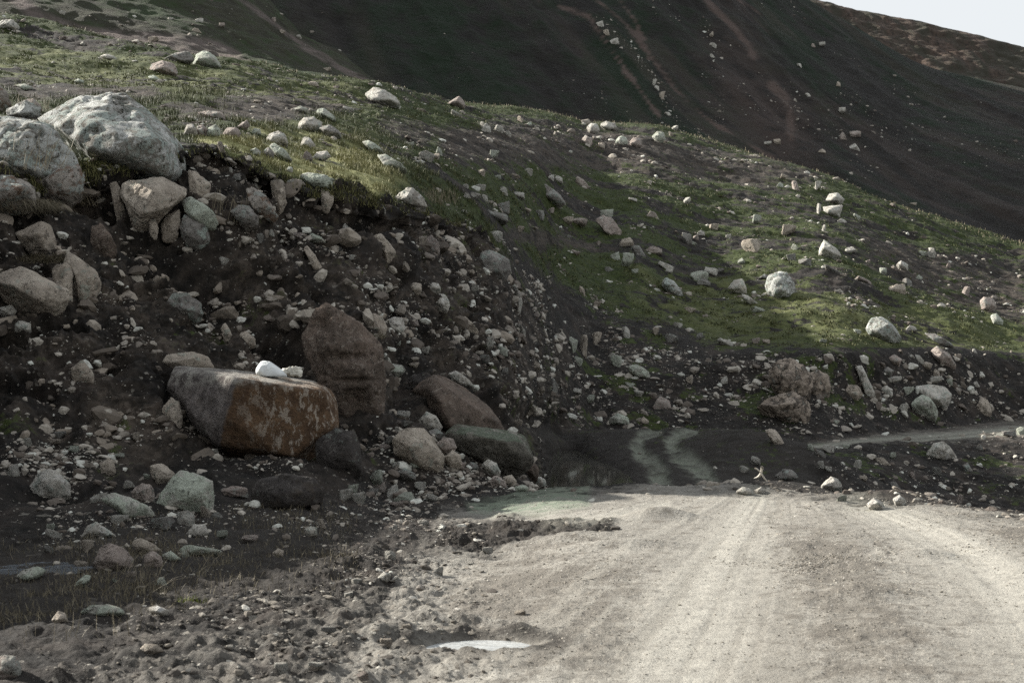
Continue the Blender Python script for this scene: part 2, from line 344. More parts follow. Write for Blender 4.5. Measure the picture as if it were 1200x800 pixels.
# --- depth map of the ground as seen from the road, to set things down on it
DB = np.full((800 + 40, 1200 + 120), 1e9); 
def splat(c):
    u, v = uv(c); y = c[..., 1]
    iu = np.round(u).astype(int) + 60; iv = np.round(v).astype(int) + 20
    ok = (iu >= 0) & (iu < DB.shape[1]) & (iv >= 0) & (iv < DB.shape[0]) & (y > 3)
    np.minimum.at(DB, (iv[ok], iu[ok]), y[ok])
for c in (GCO, bl[2], mt[2], rd[2]): splat(c)
for _ in range(6):
    P_ = np.pad(DB, 1, mode='edge')
    nbm = np.min([P_[1:-1, :-2], P_[1:-1, 2:], P_[:-2, 1:-1], P_[2:, 1:-1]], 0)
    DB = np.where(DB > 1e8, nbm, DB)
SHEET_OBJ = []
def depth(u, v):
    o = Vector((0, 0, HCAM)); d = Vector(((u - CU) / F, 1, -(v - HV) / F)).normalized(); best = 1e9
    for ob in SHEET_OBJ:
        ok, p, _, _ = ob.ray_cast(o, d)
        if ok: best = min(best, p.y)
    return best if best < 1e8 else float(DB[int(np.clip(round(v) + 20, 0, DB.shape[0] - 1)), int(np.clip(round(u) + 60, 0, DB.shape[1] - 1))])
def world(u, v, y): return Vector(((u - CU) / F * y, y, zof(y, v)))

# ---------------------------------------------------------------- materials
class NT:
    def __init__(s, name):
        s.m = bpy.data.materials.new(name); s.m.use_nodes = True
        s.t = s.m.node_tree; s.t.nodes.clear()
        s.out = s.n('ShaderNodeOutputMaterial'); s.b = s.n('ShaderNodeBsdfPrincipled')
        s.t.links.new(s.b.outputs[0], s.out.inputs[0])
        s.b.inputs['Roughness'].default_value = .92
        s.b.inputs['Specular IOR Level'].default_value = .2
    def n(s, typ, **kw):
        x = s.t.nodes.new(typ)
        for k, v in kw.items(): setattr(x, k, v)
        return x
    def set(s, sock, v):
        if isinstance(v, bpy.types.NodeSocket): s.t.links.new(v, sock)
        elif isinstance(v, (tuple, list)) and sock.type == 'RGBA': sock.default_value = (*v, 1)[:4]
        else: sock.default_value = v
    def math(s, op, a, b=0.0, clamp=False):
        x = s.n('ShaderNodeMath', operation=op); x.use_clamp = clamp
        s.set(x.inputs[0], a); s.set(x.inputs[1], b); return x.outputs[0]
    def mix(s, f, a, b, mode='MIX'):
        x = s.n('ShaderNodeMix', data_type='RGBA', blend_type=mode)
        s.set(x.inputs[0], f); s.set(x.inputs[6], a); s.set(x.inputs[7], b); return x.outputs[2]
    def noise(s, vec, scale, detail=4, rough=.55, dist=0.0):
        x = s.n('ShaderNodeTexNoise'); s.set(x.inputs['Vector'], vec)
        x.inputs['Scale'].default_value = scale; x.inputs['Detail'].default_value = detail
        x.inputs['Roughness'].default_value = rough; x.inputs['Distortion'].default_value = dist
        return x.outputs['Fac']
    def voro(s, vec, scale, out='Distance', feature='F1'):
        x = s.n('ShaderNodeTexVoronoi', feature=feature); s.set(x.inputs['Vector'], vec); x.inputs['Scale'].default_value = scale
        return x.outputs[out]
    def ramp(s, f, a, b):
        x = s.n('ShaderNodeMapRange'); x.interpolation_type = 'SMOOTHSTEP'
        s.set(x.inputs[0], f); x.inputs[1].default_value = a; x.inputs[2].default_value = b; return x.outputs[0]
    def attr(s, name):
        x = s.n('ShaderNodeAttribute', attribute_name=name); return x.outputs['Fac']
    def bump(s, h, strength=.5, dist=.05):
        x = s.n('ShaderNodeBump'); x.inputs['Strength'].default_value = strength; x.inputs['Distance'].default_value = dist
        s.set(x.inputs['Height'], h); s.t.links.new(x.outputs[0], s.b.inputs['Normal'])
    def pos(s): return s.n('ShaderNodeNewGeometry').outputs['Position']
    def color(s, c): s.set(s.b.inputs['Base Color'], c)

def ground_material():
    k = NT('hillside_ground'); p = k.pos()
    n1 = k.noise(p, 1.1, 6, .6); n2 = k.noise(p, 6, 6, .65); n3 = k.noise(p, 34, 5, .7); n0 = k.noise(p, .13, 4)
    soil = k.mix(k.ramp(n2, .3, .7), (.0065, .0057, .0048), (.021, .0175, .0145))
    soil = k.mix(k.ramp(n1, .45, .72), soil, (.040, .032, .026))
    wv = k.n('ShaderNodeTexNoise'); k.set(wv.inputs['Vector'], p); wv.inputs['Scale'].default_value = 9; wv.inputs['Detail'].default_value = 3
    wm = k.n('ShaderNodeVectorMath', operation='MULTIPLY_ADD'); k.set(wm.inputs[0], wv.outputs['Color']); wm.inputs[1].default_value = (.09, .09, .09); k.set(wm.inputs[2], p); pw = wm.outputs[0]
    def cells(scale, lo, hi, keep):
        x = k.n('ShaderNodeTexVoronoi'); k.set(x.inputs['Vector'], pw); x.inputs['Scale'].default_value = scale
        sc = k.n('ShaderNodeSeparateColor'); k.set(sc.inputs[0], x.outputs['Color'])
        rad = k.math('ADD', lo, k.math('MULTIPLY', k.math('POWER', sc.outputs[0], 2.5), hi - lo))
        return k.math('MULTIPLY', k.math('LESS_THAN', x.outputs['Distance'], rad), k.math('GREATER_THAN', sc.outputs[1], keep))
    vv = None
    spk = k.math('MULTIPLY', cells(17, .08, .45, .45), k.ramp(k.noise(p, 2.3, 3), .42, .62))
    soil = k.mix(k.math('MULTIPLY', spk, .6), soil, (.26, .24, .205))
    spk2 = k.math('MULTIPLY', cells(4.5, .06, .34, .6), k.ramp(n1, .44, .6))
    soil = k.mix(k.math('MULTIPLY', spk2, .6), soil, (.28, .26, .22))
    bare = k.mix(k.ramp(n2, .35, .65), (.022, .018, .014), (.092, .074, .058))
    c = k.mix(k.math('MULTIPLY', k.attr('bare'), k.ramp(n1, .3, .6)), soil, bare)
    g = k.mix(k.ramp(n2, .3, .7), (.014, .021, .005), (.044, .058, .014))
    g = k.mix(k.math('MULTIPLY', k.ramp(n1, .5, .75), .4), g, (.055, .058, .022))
    g = k.mix(k.attr('lush_sunlit'), g, k.mix(k.ramp(n3, .3, .7), (.14, .15, .05), (.33, .31, .15)))  # terrace sunlight painted in as a paler grass colour
    gm = k.ramp(k.math('ADD', k.attr('grass'), k.math('MULTIPLY', k.math('SUBTRACT', n2, .5), 1.3)), .28, .62)
    c = k.mix(gm, c, g)
    dcol = k.mix(k.ramp(n1, .3, .7), (.215, .202, .176), (.285, .268, .234))
    dcol = k.mix(k.ramp(n3, .42, .72), dcol, (.115, .105, .09))
    dcol = k.mix(k.math('MULTIPLY', k.ramp(n2, .5, .66), k.ramp(k.attr('lane'), .8, .0)), dcol, (.135, .122, .103))
    n6 = k.noise(p, 70, 5, .75)
    dcol = k.mix(k.math('MULTIPLY', k.ramp(n6, .54, .64), .38), dcol, (.10, .09, .076))
    cm = k.ramp(k.math('ADD', k.attr('coarse'), k.math('MULTIPLY', k.math('SUBTRACT', k.math('MULTIPLY', k.math('ADD', n3, n2), .5), .5), 2.2)), .25, .75)
    dcol = k.mix(k.math('MULTIPLY', cm, .85), dcol, k.mix(k.ramp(n6, .4, .6), (.15, .136, .115), (.085, .075, .063)))
    dcol = k.mix(k.math('MULTIPLY', k.attr('lane'), k.ramp(n2, .8, .3)), dcol, (.345, .328, .285))
    dcol = k.mix(k.math('MULTIPLY', k.ramp(k.attr('rut'), .58, .95), .3), dcol, (.345, .328, .285))
    dcol = k.mix(k.math('MULTIPLY', k.ramp(k.attr('rut'), .42, .10), .32), dcol, (.14, .128, .108))
    dm = k.ramp(k.math('ADD', k.attr('dust'), k.math('MULTIPLY', k.math('SUBTRACT', n2, .5), 1.0)), .2, .75)
    c = k.mix(dm, c, dcol)
    c = k.mix(k.math('MULTIPLY', k.attr('mud'), k.ramp(n2, .75, .4)), c, (.028, .024, .02))
    far_lane = k.math('MULTIPLY', k.attr('lane'), k.math('SUBTRACT', 1.0, k.attr('dust'), True))
    c = k.mix(k.math('MULTIPLY', far_lane, k.ramp(n2, .2, .5)), c, (.25, .25, .205))
    c = k.mix(k.math('MULTIPLY', k.attr('mint'), k.ramp(n2, .25, .6)), c, (.15, .175, .13))
    k.color(c)
    n5 = k.noise(p, 110, 3, .7)
    h = k.math('ADD', k.math('MULTIPLY', k.math('MULTIPLY', n2, .6), k.math('SUBTRACT', 1.0, k.math('MULTIPLY', dm, .72))), k.math('MULTIPLY', n3, .28))
    h = k.math('ADD', h, k.math('MULTIPLY', n5, .1))
    h = k.math('ADD', h, k.math('MULTIPLY', spk, .15))
    k.bump(h, .75, .09)
    return k.m

def mountain_material(name, base, base2, green, scar, line, sc):
    k = NT(name); p = k.pos()
    st = k.n('ShaderNodeMapping'); k.set(st.inputs[0], p); st.inputs['Scale'].default_value = (1, .22, .3)
    n1 = k.noise(st.outputs[0], .03 * sc, 6, .6); n2 = k.noise(p, .16 * sc, 6, .65); n3 = k.noise(p, .9 * sc, 4, .7)
    c = k.mix(k.ramp(n2, .3, .7), base, base2)
    c = k.mix(k.ramp(k.math('ADD', k.math('MULTIPLY', n1, .6), k.math('MULTIPLY', n2, .4)), .44, .58), c, green)
    c = k.mix(k.math('MULTIPLY', k.attr('scar'), k.ramp(n2, .25, .6)), c, scar)
    c = k.mix(k.math('MULTIPLY', k.attr('line'), k.ramp(n2, .2, .5)), c, line)
    vw = k.n('ShaderNodeTexVoronoi'); k.set(vw.inputs['Vector'], p); vw.inputs['Scale'].default_value = .55 * sc
    spk = k.math('MULTIPLY', k.math('LESS_THAN', vw.outputs['Distance'], .27), k.ramp(n1, .44, .56))
    k.color(c)
    k.bump(k.math('ADD', n2, k.math('MULTIPLY', n3, .7)), 1., 2.0 / sc)
    return k.m

def rock_material(name, a, b, lichen=(.36, .42, .36), lich=.45, pits=.5, stain=None, stain_amt=0.0, top_only=False, speck=None, spec_amt=0.):
    k = NT(name)
    tc = k.n('ShaderNodeTexCoord').outputs['Object']
    rnd = k.n('ShaderNodeObjectInfo').outputs['Random']
    of = k.n('ShaderNodeCombineXYZ'); k.set(of.inputs[0], k.math('MULTIPLY', rnd, 91.7)); k.set(of.inputs[1], k.math('MULTIPLY', rnd, 37.3)); k.set(of.inputs[2], k.math('MULTIPLY', rnd, 59.1))
    ad = k.n('ShaderNodeVectorMath', operation='ADD'); k.set(ad.inputs[0], tc); k.set(ad.inputs[1], of.outputs[0]); p = ad.outputs[0]
    n1 = k.noise(p, 1.6, 5, .6); n2 = k.noise(p, 8, 7, .7); n3 = k.noise(p, 42, 5, .75); n4 = k.noise(p, 3.1, 6, .65, .6)
    c = k.mix(k.ramp(n1, .36, .64), a, b)
    dk = tuple(x * .42 for x in a); lt = tuple(min(x * 1.35, .62) for x in a)
    c = k.mix(k.math('MULTIPLY', k.ramp(n2, .5, .66), .6), c, dk)
    c = k.mix(k.math('MULTIPLY', k.ramp(n2, .46, .32), .55), c, lt)
    if stain: c = k.mix(k.math('MULTIPLY', k.ramp(n4, .62 - .3 * stain_amt, .68 - .27 * stain_amt), .85), c, stain)
    if lich > 0:
        lm = k.ramp(k.math('ADD', k.math('MULTIPLY', n4, .5), k.math('MULTIPLY', n2, .5)), .59 - .17 * lich, .64 - .17 * lich)
        if top_only:
            g = k.n('ShaderNodeNewGeometry'); sp = k.n('ShaderNodeSeparateXYZ'); k.set(sp.inputs[0], g.outputs['Normal'])
            lm = k.math('MULTIPLY', lm, k.ramp(sp.outputs[2], .0, .6))
        lc = k.mix(k.ramp(n3, .4, .6), tuple(x * .6 for x in lichen), lichen)
        c = k.mix(k.math('MULTIPLY', lm, .85), c, lc)
    if speck: c = k.mix(k.math('MULTIPLY', k.ramp(k.noise(p, 13, 5, .65, .8), .56, .62), spec_amt), c, speck)
    c = k.mix(k.math('MULTIPLY', k.ramp(n3, .56, .68), .5), c, dk)
    pit = k.ramp(k.noise(p, 15, 4, .65, .4), .60, .67)
    c = k.mix(k.math('MULTIPLY', pit, pits), c, (.04, .034, .028))
    dirt = k.ramp(k.math('ADD', k.math('MULTIPLY', k.noise(p, 1.1, 4, .6), .6), k.math('MULTIPLY', n2, .4)), .53, .60)
    c = k.mix(k.math('MULTIPLY', dirt, .5), c, (.085, .068, .052))
    k.color(c)
    h = k.math('ADD', k.math('MULTIPLY', n2, .8), k.math('MULTIPLY', n3, .5))
    h = k.math('SUBTRACT', h, k.math('MULTIPLY', pit, .4))
    k.bump(h, 1., .08)
    return k.m

M = {}
M['ground'] = ground_material()
M['mountain'] = mountain_material('mountain_slope', (.0135, .0122, .0102), (.024, .0205, .0175), (.0095, .0185, .0075), (.05, .036, .030), (.095, .068, .056), 1)
M['hillside'] = mountain_material('hillside_slope', (.026, .025, .015), (.045, .043, .025), (.026, .042, .013), (.12, .095, .083), (.11, .09, .079), 3)
M['ridge'] = mountain_material('ridge_slope', (.03, .026, .021), (.12, .083, .064), (.045, .042, .03), (.1, .07, .05), (.1, .07, .05), 3.5)
M['pale'] = rock_material('pale_limestone', (.54, .51, .45), (.41, .38, .325), (.46, .49, .43), .45, .5)
M['white'] = rock_material('lichen_white_rock', (.56, .56, .52), (.42, .425, .39), (.47, .53, .48), .55, 1., (.15, .13, .10), .55, speck=(.12, .105, .085), spec_amt=.6)
M['mint'] = rock_material('mint_lichen_rock', (.45, .44, .385), (.34, .33, .28), (.51, .555, .45), .8, .55)
M['tan'] = rock_material('tan_rock', (.48, .42, .345), (.34, .29, .235), (.42, .43, .36), .2, .45)
M['grey'] = rock_material('grey_rock', (.28, .262, .235), (.18, .166, .15), (.38, .43, .38), .42, .5)
M['pink'] = rock_material('pinkish_rock', (.41, .35, .305), (.28, .23, .20), (.43, .44, .39), .35, .45)
M['rustspot'] = rock_material('rust_spotted_rock', (.38, .345, .305), (.26, .23, .195), (.42, .45, .41), .45, .6, (.13, .075, .045), .42)
M['brown'] = rock_material('brown_earth_rock', (.18, .138, .11), (.10, .078, .062), lich=0, pits=.5, speck=(.27, .23, .19), spec_amt=.7)
M['dark'] = rock_material('dark_rock', (.075, .066, .06), (.05, .044, .04), (.24, .26, .23), .12, .5, speck=(.18, .165, .145), spec_amt=.4)
M['moss'] = rock_material('moss_topped_rock', (.22, .205, .175), (.125, .115, .095), (.135, .165, .115), .8, .5, top_only=True, speck=(.3, .28, .245), spec_amt=.45)
M['outcrop'] = rock_material('brown_outcrop_rock', (.40, .335, .27), (.25, .205, .165), (.34, .34, .29), .2, .6, (.055, .045, .037), .42)

def rust_material():
    k = NT('rust_faced_rock'); k2 = k
    p = k.n('ShaderNodeTexCoord').outputs['Object']
    sp = k.n('ShaderNodeSeparateXYZ'); k.set(sp.inputs[0], p)
    n1 = k.noise(p, 2, 5, .6); n2 = k.noise(p, 8, 6, .65); n3 = k.noise(p, 40, 4, .7)
    grey = k.mix(k.ramp(n2, .35, .65), (.085, .073, .068), (.19, .168, .155))
    grey = k.mix(k.ramp(n1, .55, .68), grey, (.24, .23, .2))
    rust = k.mix(k.ramp(n2, .3, .7), (.066, .040, .024), (.135, .083, .047))
    m = k.ramp(k.math('ADD', k.math('ADD', sp.outputs[0], k.math('MULTIPLY', sp.outputs[2], -.314)), k.math('MULTIPLY', k.math('SUBTRACT', n2, .5), .12)), -.07, -.02)
    c = k.mix(m, grey, rust)
    st = k.n('ShaderNodeMapping'); k.set(st.inputs[0], p); st.inputs['Scale'].default_value = (1, 1, .55); st.inputs['Rotation'].default_value = (0, .5, 0)
    fl = k.ramp(k.noise(st.outputs[0], 11, 7, .75, .15), .53, .57)
    amt = k.ramp(k.math('ADD', sp.outputs[0], k.math('MULTIPLY', k.math('SUBTRACT', n1, .5), 1.2)), -.1, .8)
    c = k.mix(k.math('MULTIPLY', fl, k.math('ADD', .12, k.math('MULTIPLY', amt, .8))), c, (.31, .265, .215))
    c = k.mix(k.math('MULTIPLY', k.ramp(sp.outputs[2], .30, .42), k.ramp(n2, .35, .6)), c, (.26, .245, .215))
    c = k.mix(k.math('MULTIPLY', k.ramp(n3, .55, .68), .6), c, (.045, .033, .025))
    k.color(c); k.bump(k.math('ADD', k.math('MULTIPLY', n2, .8), k.math('MULTIPLY', n3, .4)), 1., .08)
    return k.m
M['rust'] = rust_material()

def plain(name, col, rough=.6, var=.25, scale=20, bump=.3, bd=.01):
    k = NT(name); p = k.n('ShaderNodeTexCoord').outputs['Object']
    n = k.noise(p, scale, 4); k.color(k.mix(k.ramp(n, .3, .7), tuple(x * (1 - var) for x in col), col))
    k.b.inputs['Roughness'].default_value = rough; k.bump(n, bump, bd); return k.m
M['white_lump'] = plain('smooth_white_lump', (.60, .62, .61), .6, .22, 9, .4)
M['bone'] = plain('bleached_white', (.55, .53, .46), .7, .35, 18)
M['stick'] = plain('bleached_wood', (.56, .52, .45), .75, .3, 30)

def blade_material(name, a, b, tr=.0):
    k = NT(name); t = k.attr('tone')
    k.color(k.mix(t, a, b)); k.b.inputs['Roughness'].default_value = .7
    return k.m
M['grass'] = blade_material('grass_blades', (.022, .030, .010), (.24, .225, .10))
M['drygrass'] = blade_material('dry_grass_blades', (.10, .085, .055), (.34, .29, .2))
M['moss_tuft'] = blade_material('bright_moss', (.07, .09, .015), (.16, .18, .03))

def rubble_material(name, a, b, c2):
    k = NT(name); p = k.pos(); t = k.attr('tone')
    n = k.noise(p, 12, 4, .65); n2 = k.noise(p, 45, 3, .7)
    c = k.mix(k.ramp(t, .1, .75), a, b); c = k.mix(k.ramp(t, .75, 1.), c, c2)
    c = k.mix(k.math('MULTIPLY', k.ramp(n, .45, .7), .5), c, (.07, .06, .05))
    k.color(c); k.bump(k.math('ADD', n, k.math('MULTIPLY', n2, .4)), .7, .03); return k.m
M['rubble'] = rubble_material('rubble_stone', (.12, .10, .083), (.40, .365, .31), (.54, .54, .48))
M['bank_stone'] = rubble_material('bank_stone', (.085, .07, .056), (.27, .23, .185), (.38, .345, .29))
M['clod'] = rubble_material('earth_clods', (.05, .043, .036), (.18, .16, .132), (.42, .40, .35))

M['grit'] = rubble_material('road_grit', (.15, .135, .11), (.28, .255, .215), (.38, .36, .32))

def water(name, base, rough, ripple, rs, rd):
    k = NT(name); k.color(base); k.b.inputs['Roughness'].default_value = rough; k.b.inputs['Specular IOR Level'].default_value = .5; k.b.inputs['IOR'].default_value = 1.33
    p = k.n('ShaderNodeMapping'); k.set(p.inputs[0], k.pos()); p.inputs['Scale'].default_value = (.6, 1.6, 1)
    k.bump(k.noise(p.outputs[0], rs, 3, .5, .5), ripple, rd); return k.m
M['pond'] = water('pond_water', (.05, .048, .038), .05, .04, 1.2, .01)
M['puddle'] = water('puddle_water', (.40, .41, .40), .06, .8, 14, .04)
M['trickle'] = water('trickle_water', (.06, .07, .08), .05, 1., 14, .06)

ground = tag(link('ground', GROUND_ME, M['ground']), kind='structure')
for n_ in ('hillside', 'mountain', 'ridge'):
    SHEET_OBJ.append(tag(link(n_, SHEETS[n_][0], M[n_]), kind='structure'))
SHEET_OBJ.insert(0, ground)
bpy.context.view_layer.update()

# ---------------------------------------------------------------- rocks
_ico = {}
def ico(s):
    if s not in _ico:
        bm = bmesh.new(); bmesh.ops.create_icosphere(bm, subdivisions=s, radius=1.0)
        bm.verts.ensure_lookup_table()
        _ico[s] = (np.array([v.co[:] for v in bm.verts]), np.array([[v.index for v in f.verts] for f in bm.faces]))
        bm.free()
    return _ico[s]

def rand_planes(r, n=13, lo=.62, hi=1.0):
    v = r.normal(size=(n, 3)); v /= np.linalg.norm(v, axis=1)[:, None]
    return np.concatenate([v, [[1,0,0],[-1,0,0],[0,1,0],[0,-1,0],[0,0,1],[0,0,-1]]]), np.concatenate([r.uniform(lo, hi, n), [1.0] * 6])

def hull_planes(pts):
    bm = bmesh.new()
    for p in pts: bm.verts.new(p)
    bmesh.ops.convex_hull(bm, input=bm.verts[:])
    bm.normal_update(); c = np.mean(pts, axis=0)
    Ns, Ds = [], []
    for f in bm.faces:
        n = np.array(f.normal[:]); d = float(np.dot(n, np.array(f.verts[0].co[:]) - c))
        if d < 0: n, d = -n, -d
        if d < 1e-5: continue
        if any(np.dot(n, m_) > .998 and abs(d - e) < .02 * d for m_, e in zip(Ns, Ds)): continue
        Ns.append(n); Ds.append(d)
    bm.free()
    return np.array(Ns), np.array(Ds), c

def chips(Ns, Ds, seed, n=18, lo=.78, hi=1.0):
    """knock extra facets off a convex body: each new plane sits a little inside the body's extent in that direction"""
    r = np.random.default_rng(seed + 9000); v = r.normal(size=(n, 3)); v /= np.linalg.norm(v, axis=1)[:, None]
    d, _ = ico(3); rad = 1 / (np.maximum(d @ Ns.T, 1e-4) / Ds).max(1); pts = d * rad[:, None]
    sup = (pts @ v.T).max(0)
    return np.concatenate([Ns, v]), np.concatenate([Ds, sup * r.uniform(lo, hi, n)])

def rock_co(Ns, Ds, sub, seed, size, amp=1.0, p=26, scale=(1, 1, 1), strat=0.0, chip=12, cr=(.80, 1.)):
    if chip: Ns, Ds = chips(Ns, Ds, seed, chip, *cr)
    d, f = ico(sub)
    q = np.maximum(d @ Ns.T, 1e-4) / Ds[None, :]
    mx = q.max(1, keepdims=True)
    r = 1.0 / (mx[:, 0] * ((q / mx) ** p).sum(1) ** (1.0 / p))
    co_ = d * r[:, None] * np.array(scale)
    s = co_ / size + seed * 7.13
    nv = np.stack([fbm(s * 2.2, 3, seed), fbm(s * 2.2 + 31, 3, seed + 1), fbm(s * 2.2 + 57, 3, seed + 2)], -1) * .025
    rg = fbm(s * 3.4, 4, seed + 5, ridged=True); fine = fbm(s * 12, 4, seed + 8, .6)
    crack = np.exp(-(vnoise(s * 2.6 + .25 * fine[:, None], seed + 21) / .05) ** 2) * sm(vnoise(s * 1.5, seed + 22), -.1, .35)
    rad = -.045 * sm(-rg, -.1, .5) + .02 * fbm(s * 4.5, 3, seed + 3) + .016 * fine - .05 * crack
    rad = rad + .014 * fbm(s * 7.5, 3, seed + 31, ridged=True)
    dents = -.04 * sm(vnoise(s * 3.3, seed + 12), .35, .75)
    if strat: rad = rad + strat * np.sin((s[:, 2] * .9 + s[:, 0] * .35 + .3 * nv[:, 0] * 8) * 26) * .02
    return co_ + (nv + d * (rad + dents)[:, None]) * size * amp, f

def poly(s):
    a = [float(x) for x in s.replace(',', ' ').split()]
    return list(zip(a[::2], a[1::2]))

PLACED = []
def boulder(name, label, cat, mat, outline, thick=.8, sub=None, amp=1.0, dy=0.0, y=None, extra=(), p=60, dents=(), cr=None, chip=9, group=None, lm=None, strat=0.0, sink=.28):
    """a boulder whose silhouette from the road follows the surveyed outline; its body is thick and stands in the ground"""
    pts = poly(outline) if isinstance(outline, str) else outline
    us = [a for a, b in pts]; vs = [b for a, b in pts]
    u0, u1, v0, v1 = min(us), max(us), min(vs), max(vs)
    uc, vc = (u0 + u1) / 2, (v0 + v1) / 2; w, h = u1 - u0, v1 - v0
    if y is None:
        yb = depth(np.clip(uc, 2, 1198), min(v1 - .06 * h, 797)); yc = depth(np.clip(uc, 2, 1198), vc)
        y = .55 * yb + .45 * min(yc, yb + h / F * yb * 1.2) + dy
    k = y / F
    c0 = world(uc, vc, y)
    tm = thick * min(w, h * 1.6) * k
    P = []
    for (a, b) in pts:
        da, db = a - uc, b - vc
        def at(s, t, ou=0., ov=0.): P.append(tuple(world(uc + da * s + ou, vc + db * s + ov, y + t) - c0))
        at(1.03, 0); at(.8, tm * .5)
        if b > vc + .22 * h: at(.9, tm * .3, 0, sink * h)
    rf = np.random.default_rng(int(uc * 5 + vc * 11))
    a0 = rf.uniform(0, 6.28)
    if len(extra) < 3:
        for j in range(3):
            an = a0 + j * 2.1 + rf.uniform(-.5, .5); rr_ = rf.uniform(.3, .62); t_ = -tm * rf.uniform(.34, .56)
            P.append(tuple(world(uc + math.cos(an) * rr_ * w * .5, vc + math.sin(an) * rr_ * h * .5, y + t_) - c0))
    for (a, b, t) in extra: P.append(tuple(world(a, b, y + t * tm) - c0))
    Ns, Ds, c = hull_planes(np.array(P))
    size = math.sqrt(w * h) * k
    px = max(w, h)
    sub = sub or (6 if px > 60 else 5 if px > 25 else 4)
    if px < 48: sub = min(sub, 5)
    seed = int(uc * 3 + vc * 7) % 997
    co_, f = rock_co(Ns, Ds, sub, seed, size, amp, 110, strat=strat, cr=cr or ((.93, 1.02) if px > 60 else (.88, 1.02)), chip=chip)
    for (a, b, ra, rb, dp) in dents:
        X, Z = co_[:, 0] + c[0], co_[:, 2] + c[2]
        g_ = np.exp(-(((X - (a - uc) * k) / (ra * k)) ** 2 + ((Z + (b - vc) * k) / (rb * k)) ** 2) ** 1.5)
        co_[:, 1] += np.where(co_[:, 1] + c[1] < 0, g_ * dp * k, 0)
    me = mk_mesh(name, co_ + c, f)
    o = link(name, me, M[mat]); o.location = c0
    tag(o, label, cat, group)
    PLACED.append((uc, vc, w, h, lm)); return o

BASE = []
for i in range(14):
    Ns, Ds = rand_planes(np.random.default_rng(100 + i), 5, .38, .8)
    c_, f_ = rock_co(Ns, Ds, 4, 40 + i, 1.6, 1.15, 120, chip=3, cr=(.7, .95))
    c_ /= np.abs(c_).max(0)
    BASE.append(mk_mesh('rock', c_, f_))
BASEM = {}
def small_rock(name, u, v, w, h, mat, tilt=0.0, i=None, sink=.3, y=None):
    i = random.randrange(len(BASE)) if i is None else i
    if (i, mat) not in BASEM:
        m_ = BASE[i].copy(); m_.materials.append(M[mat]); BASEM[(i, mat)] = m_
    y = y or depth(np.clip(u, 1, 1199), min(v + h * .42, 798)); k = y / F
    o = bpy.data.objects.new(name, BASEM[(i, mat)]); COL.objects.link(o)
    hh = h * k * (1 + sink) / 2
    o.location = world(u, v, y) - Vector((0, 0, sink * h * k * .5)) + Vector((0, .12 * w * k, 0))
    o.scale = (w * k / 2 * 1.05, (w + h) * k / 4 * 1.0, hh * 1.05)
    fl = random.random() < .5
    o.rotation_euler = (0, -tilt if fl else tilt, (math.pi if fl else 0) + random.uniform(-.35, .35))
    return o

B = boulder
# ---------------------------------------------------------------- the big boulders, one by one
# crown of the cut bank, left
B('boulder', 'huge pale lichen-covered boulder with dark pits crowning the cut bank', 'boulder', 'white', '47,141 80,121 108,109 127,107 147,110 160,118 174,132 186,143 201,158 212,172 215,190 214,204 200,212 176,200 150,192 118,186 92,168', .85, 6, .75, dy=.2, extra=((100,165,-.75),(185,165,-.6),(125,112,-.1),(195,200,-.5)), dents=((134,165,13,3.5,9),(168,175,4,3,8),(100,160,9,9,8),(120,136,34,2.5,5),(180,150,26,2,5),(150,120,20,2,4)), lm='the huge pale boulder', p=20)
B('boulder', 'angular tan block wedged under the overhang of the huge pale boulder', 'boulder', 'tan', '138,222 150,214 190,208 222,221 216,232 190,248 166,266 156,262 145,240', .8, 6, .9, dy=-.15, lm='the angular tan block')
B('boulder', 'broad grey boulder with a dark crack at the frame edge, behind the dry stems', 'boulder', 'white', '-45,150 -10,136 40,137 60,144 72,158 88,186 96,212 80,222 40,206 -45,198', .8, 6, .9, lm='the broad cracked grey boulder')
B('boulder', 'rust-spotted grey boulder bulging out of the grassy lip below the broad cracked boulder', 'boulder', 'rustspot', '40,212 62,196 92,192 99,206 98,226 82,236 52,230', .9, 5, dy=-.2, lm='the rust-spotted boulder')
B('boulder', 'rounded boulder with a reddish right side above the shaggy dark tussock', 'boulder', 'rustspot', '-30,214 0,205 28,209 40,222 43,240 20,246 -30,240', .8, 5, dy=-.25, lm='the red-sided boulder')
B('boulder', 'small dark boulder at the left frame edge on top of the bank', 'boulder', 'rustspot', '-25,104 0,100 10,110 13,126 2,134 -25,136', .8, 5)
B('boulder', 'flat pale slab lying in dry grass left of the huge pale boulder', 'boulder', 'white', '8,128 30,118 48,126 46,138 24,140 8,136', .8, 5)
B('boulder', 'low pinkish rock in dry grass behind the flat pale slab', 'boulder', 'pink', '27,118 40,116 50,126 48,134 30,132', .8, 5)
B('boulder', 'slender upright tan stone hanging like a post out of the grass lip', 'boulder', 'tan', '127,209 134,208 141,220 146,246 145,258 139,259 135,238', .9, 5, .6, dy=-.3, lm='the slender hanging stone')
B('boulder', 'square tan block with vertical cracks right of the huge pale boulder', 'boulder', 'tan', '220,199 231,202 247,216 246,233 232,238 223,228', .8, 5, .8, dy=-.1, lm='the square tan block')
B('boulder', 'long mint-lichened slab sloping down below the square tan block', 'boulder', 'mint', '211,234 222,230 236,238 250,250 258,262 246,266 230,258 216,248', .7, 5, dy=-.2, lm='the long mint slab')
B('boulder', 'dull grey boulder under the long mint slab', 'boulder', 'grey', '213,250 230,258 244,266 246,282 234,290 218,282 210,266', .8, 5, dy=-.1)
B('boulder', 'hanging tan stone directly below the angular tan block', 'boulder', 'tan', '174,258 182,256 186,268 184,277 176,276', .9, 5, dy=-.25)
B('boulder', 'tall tan stone in shadow below the angular tan block, its right side lit', 'boulder', 'tan', '188,262 198,250 210,244 211,262 208,276 198,282 190,280', .8, 5, dy=-.15)
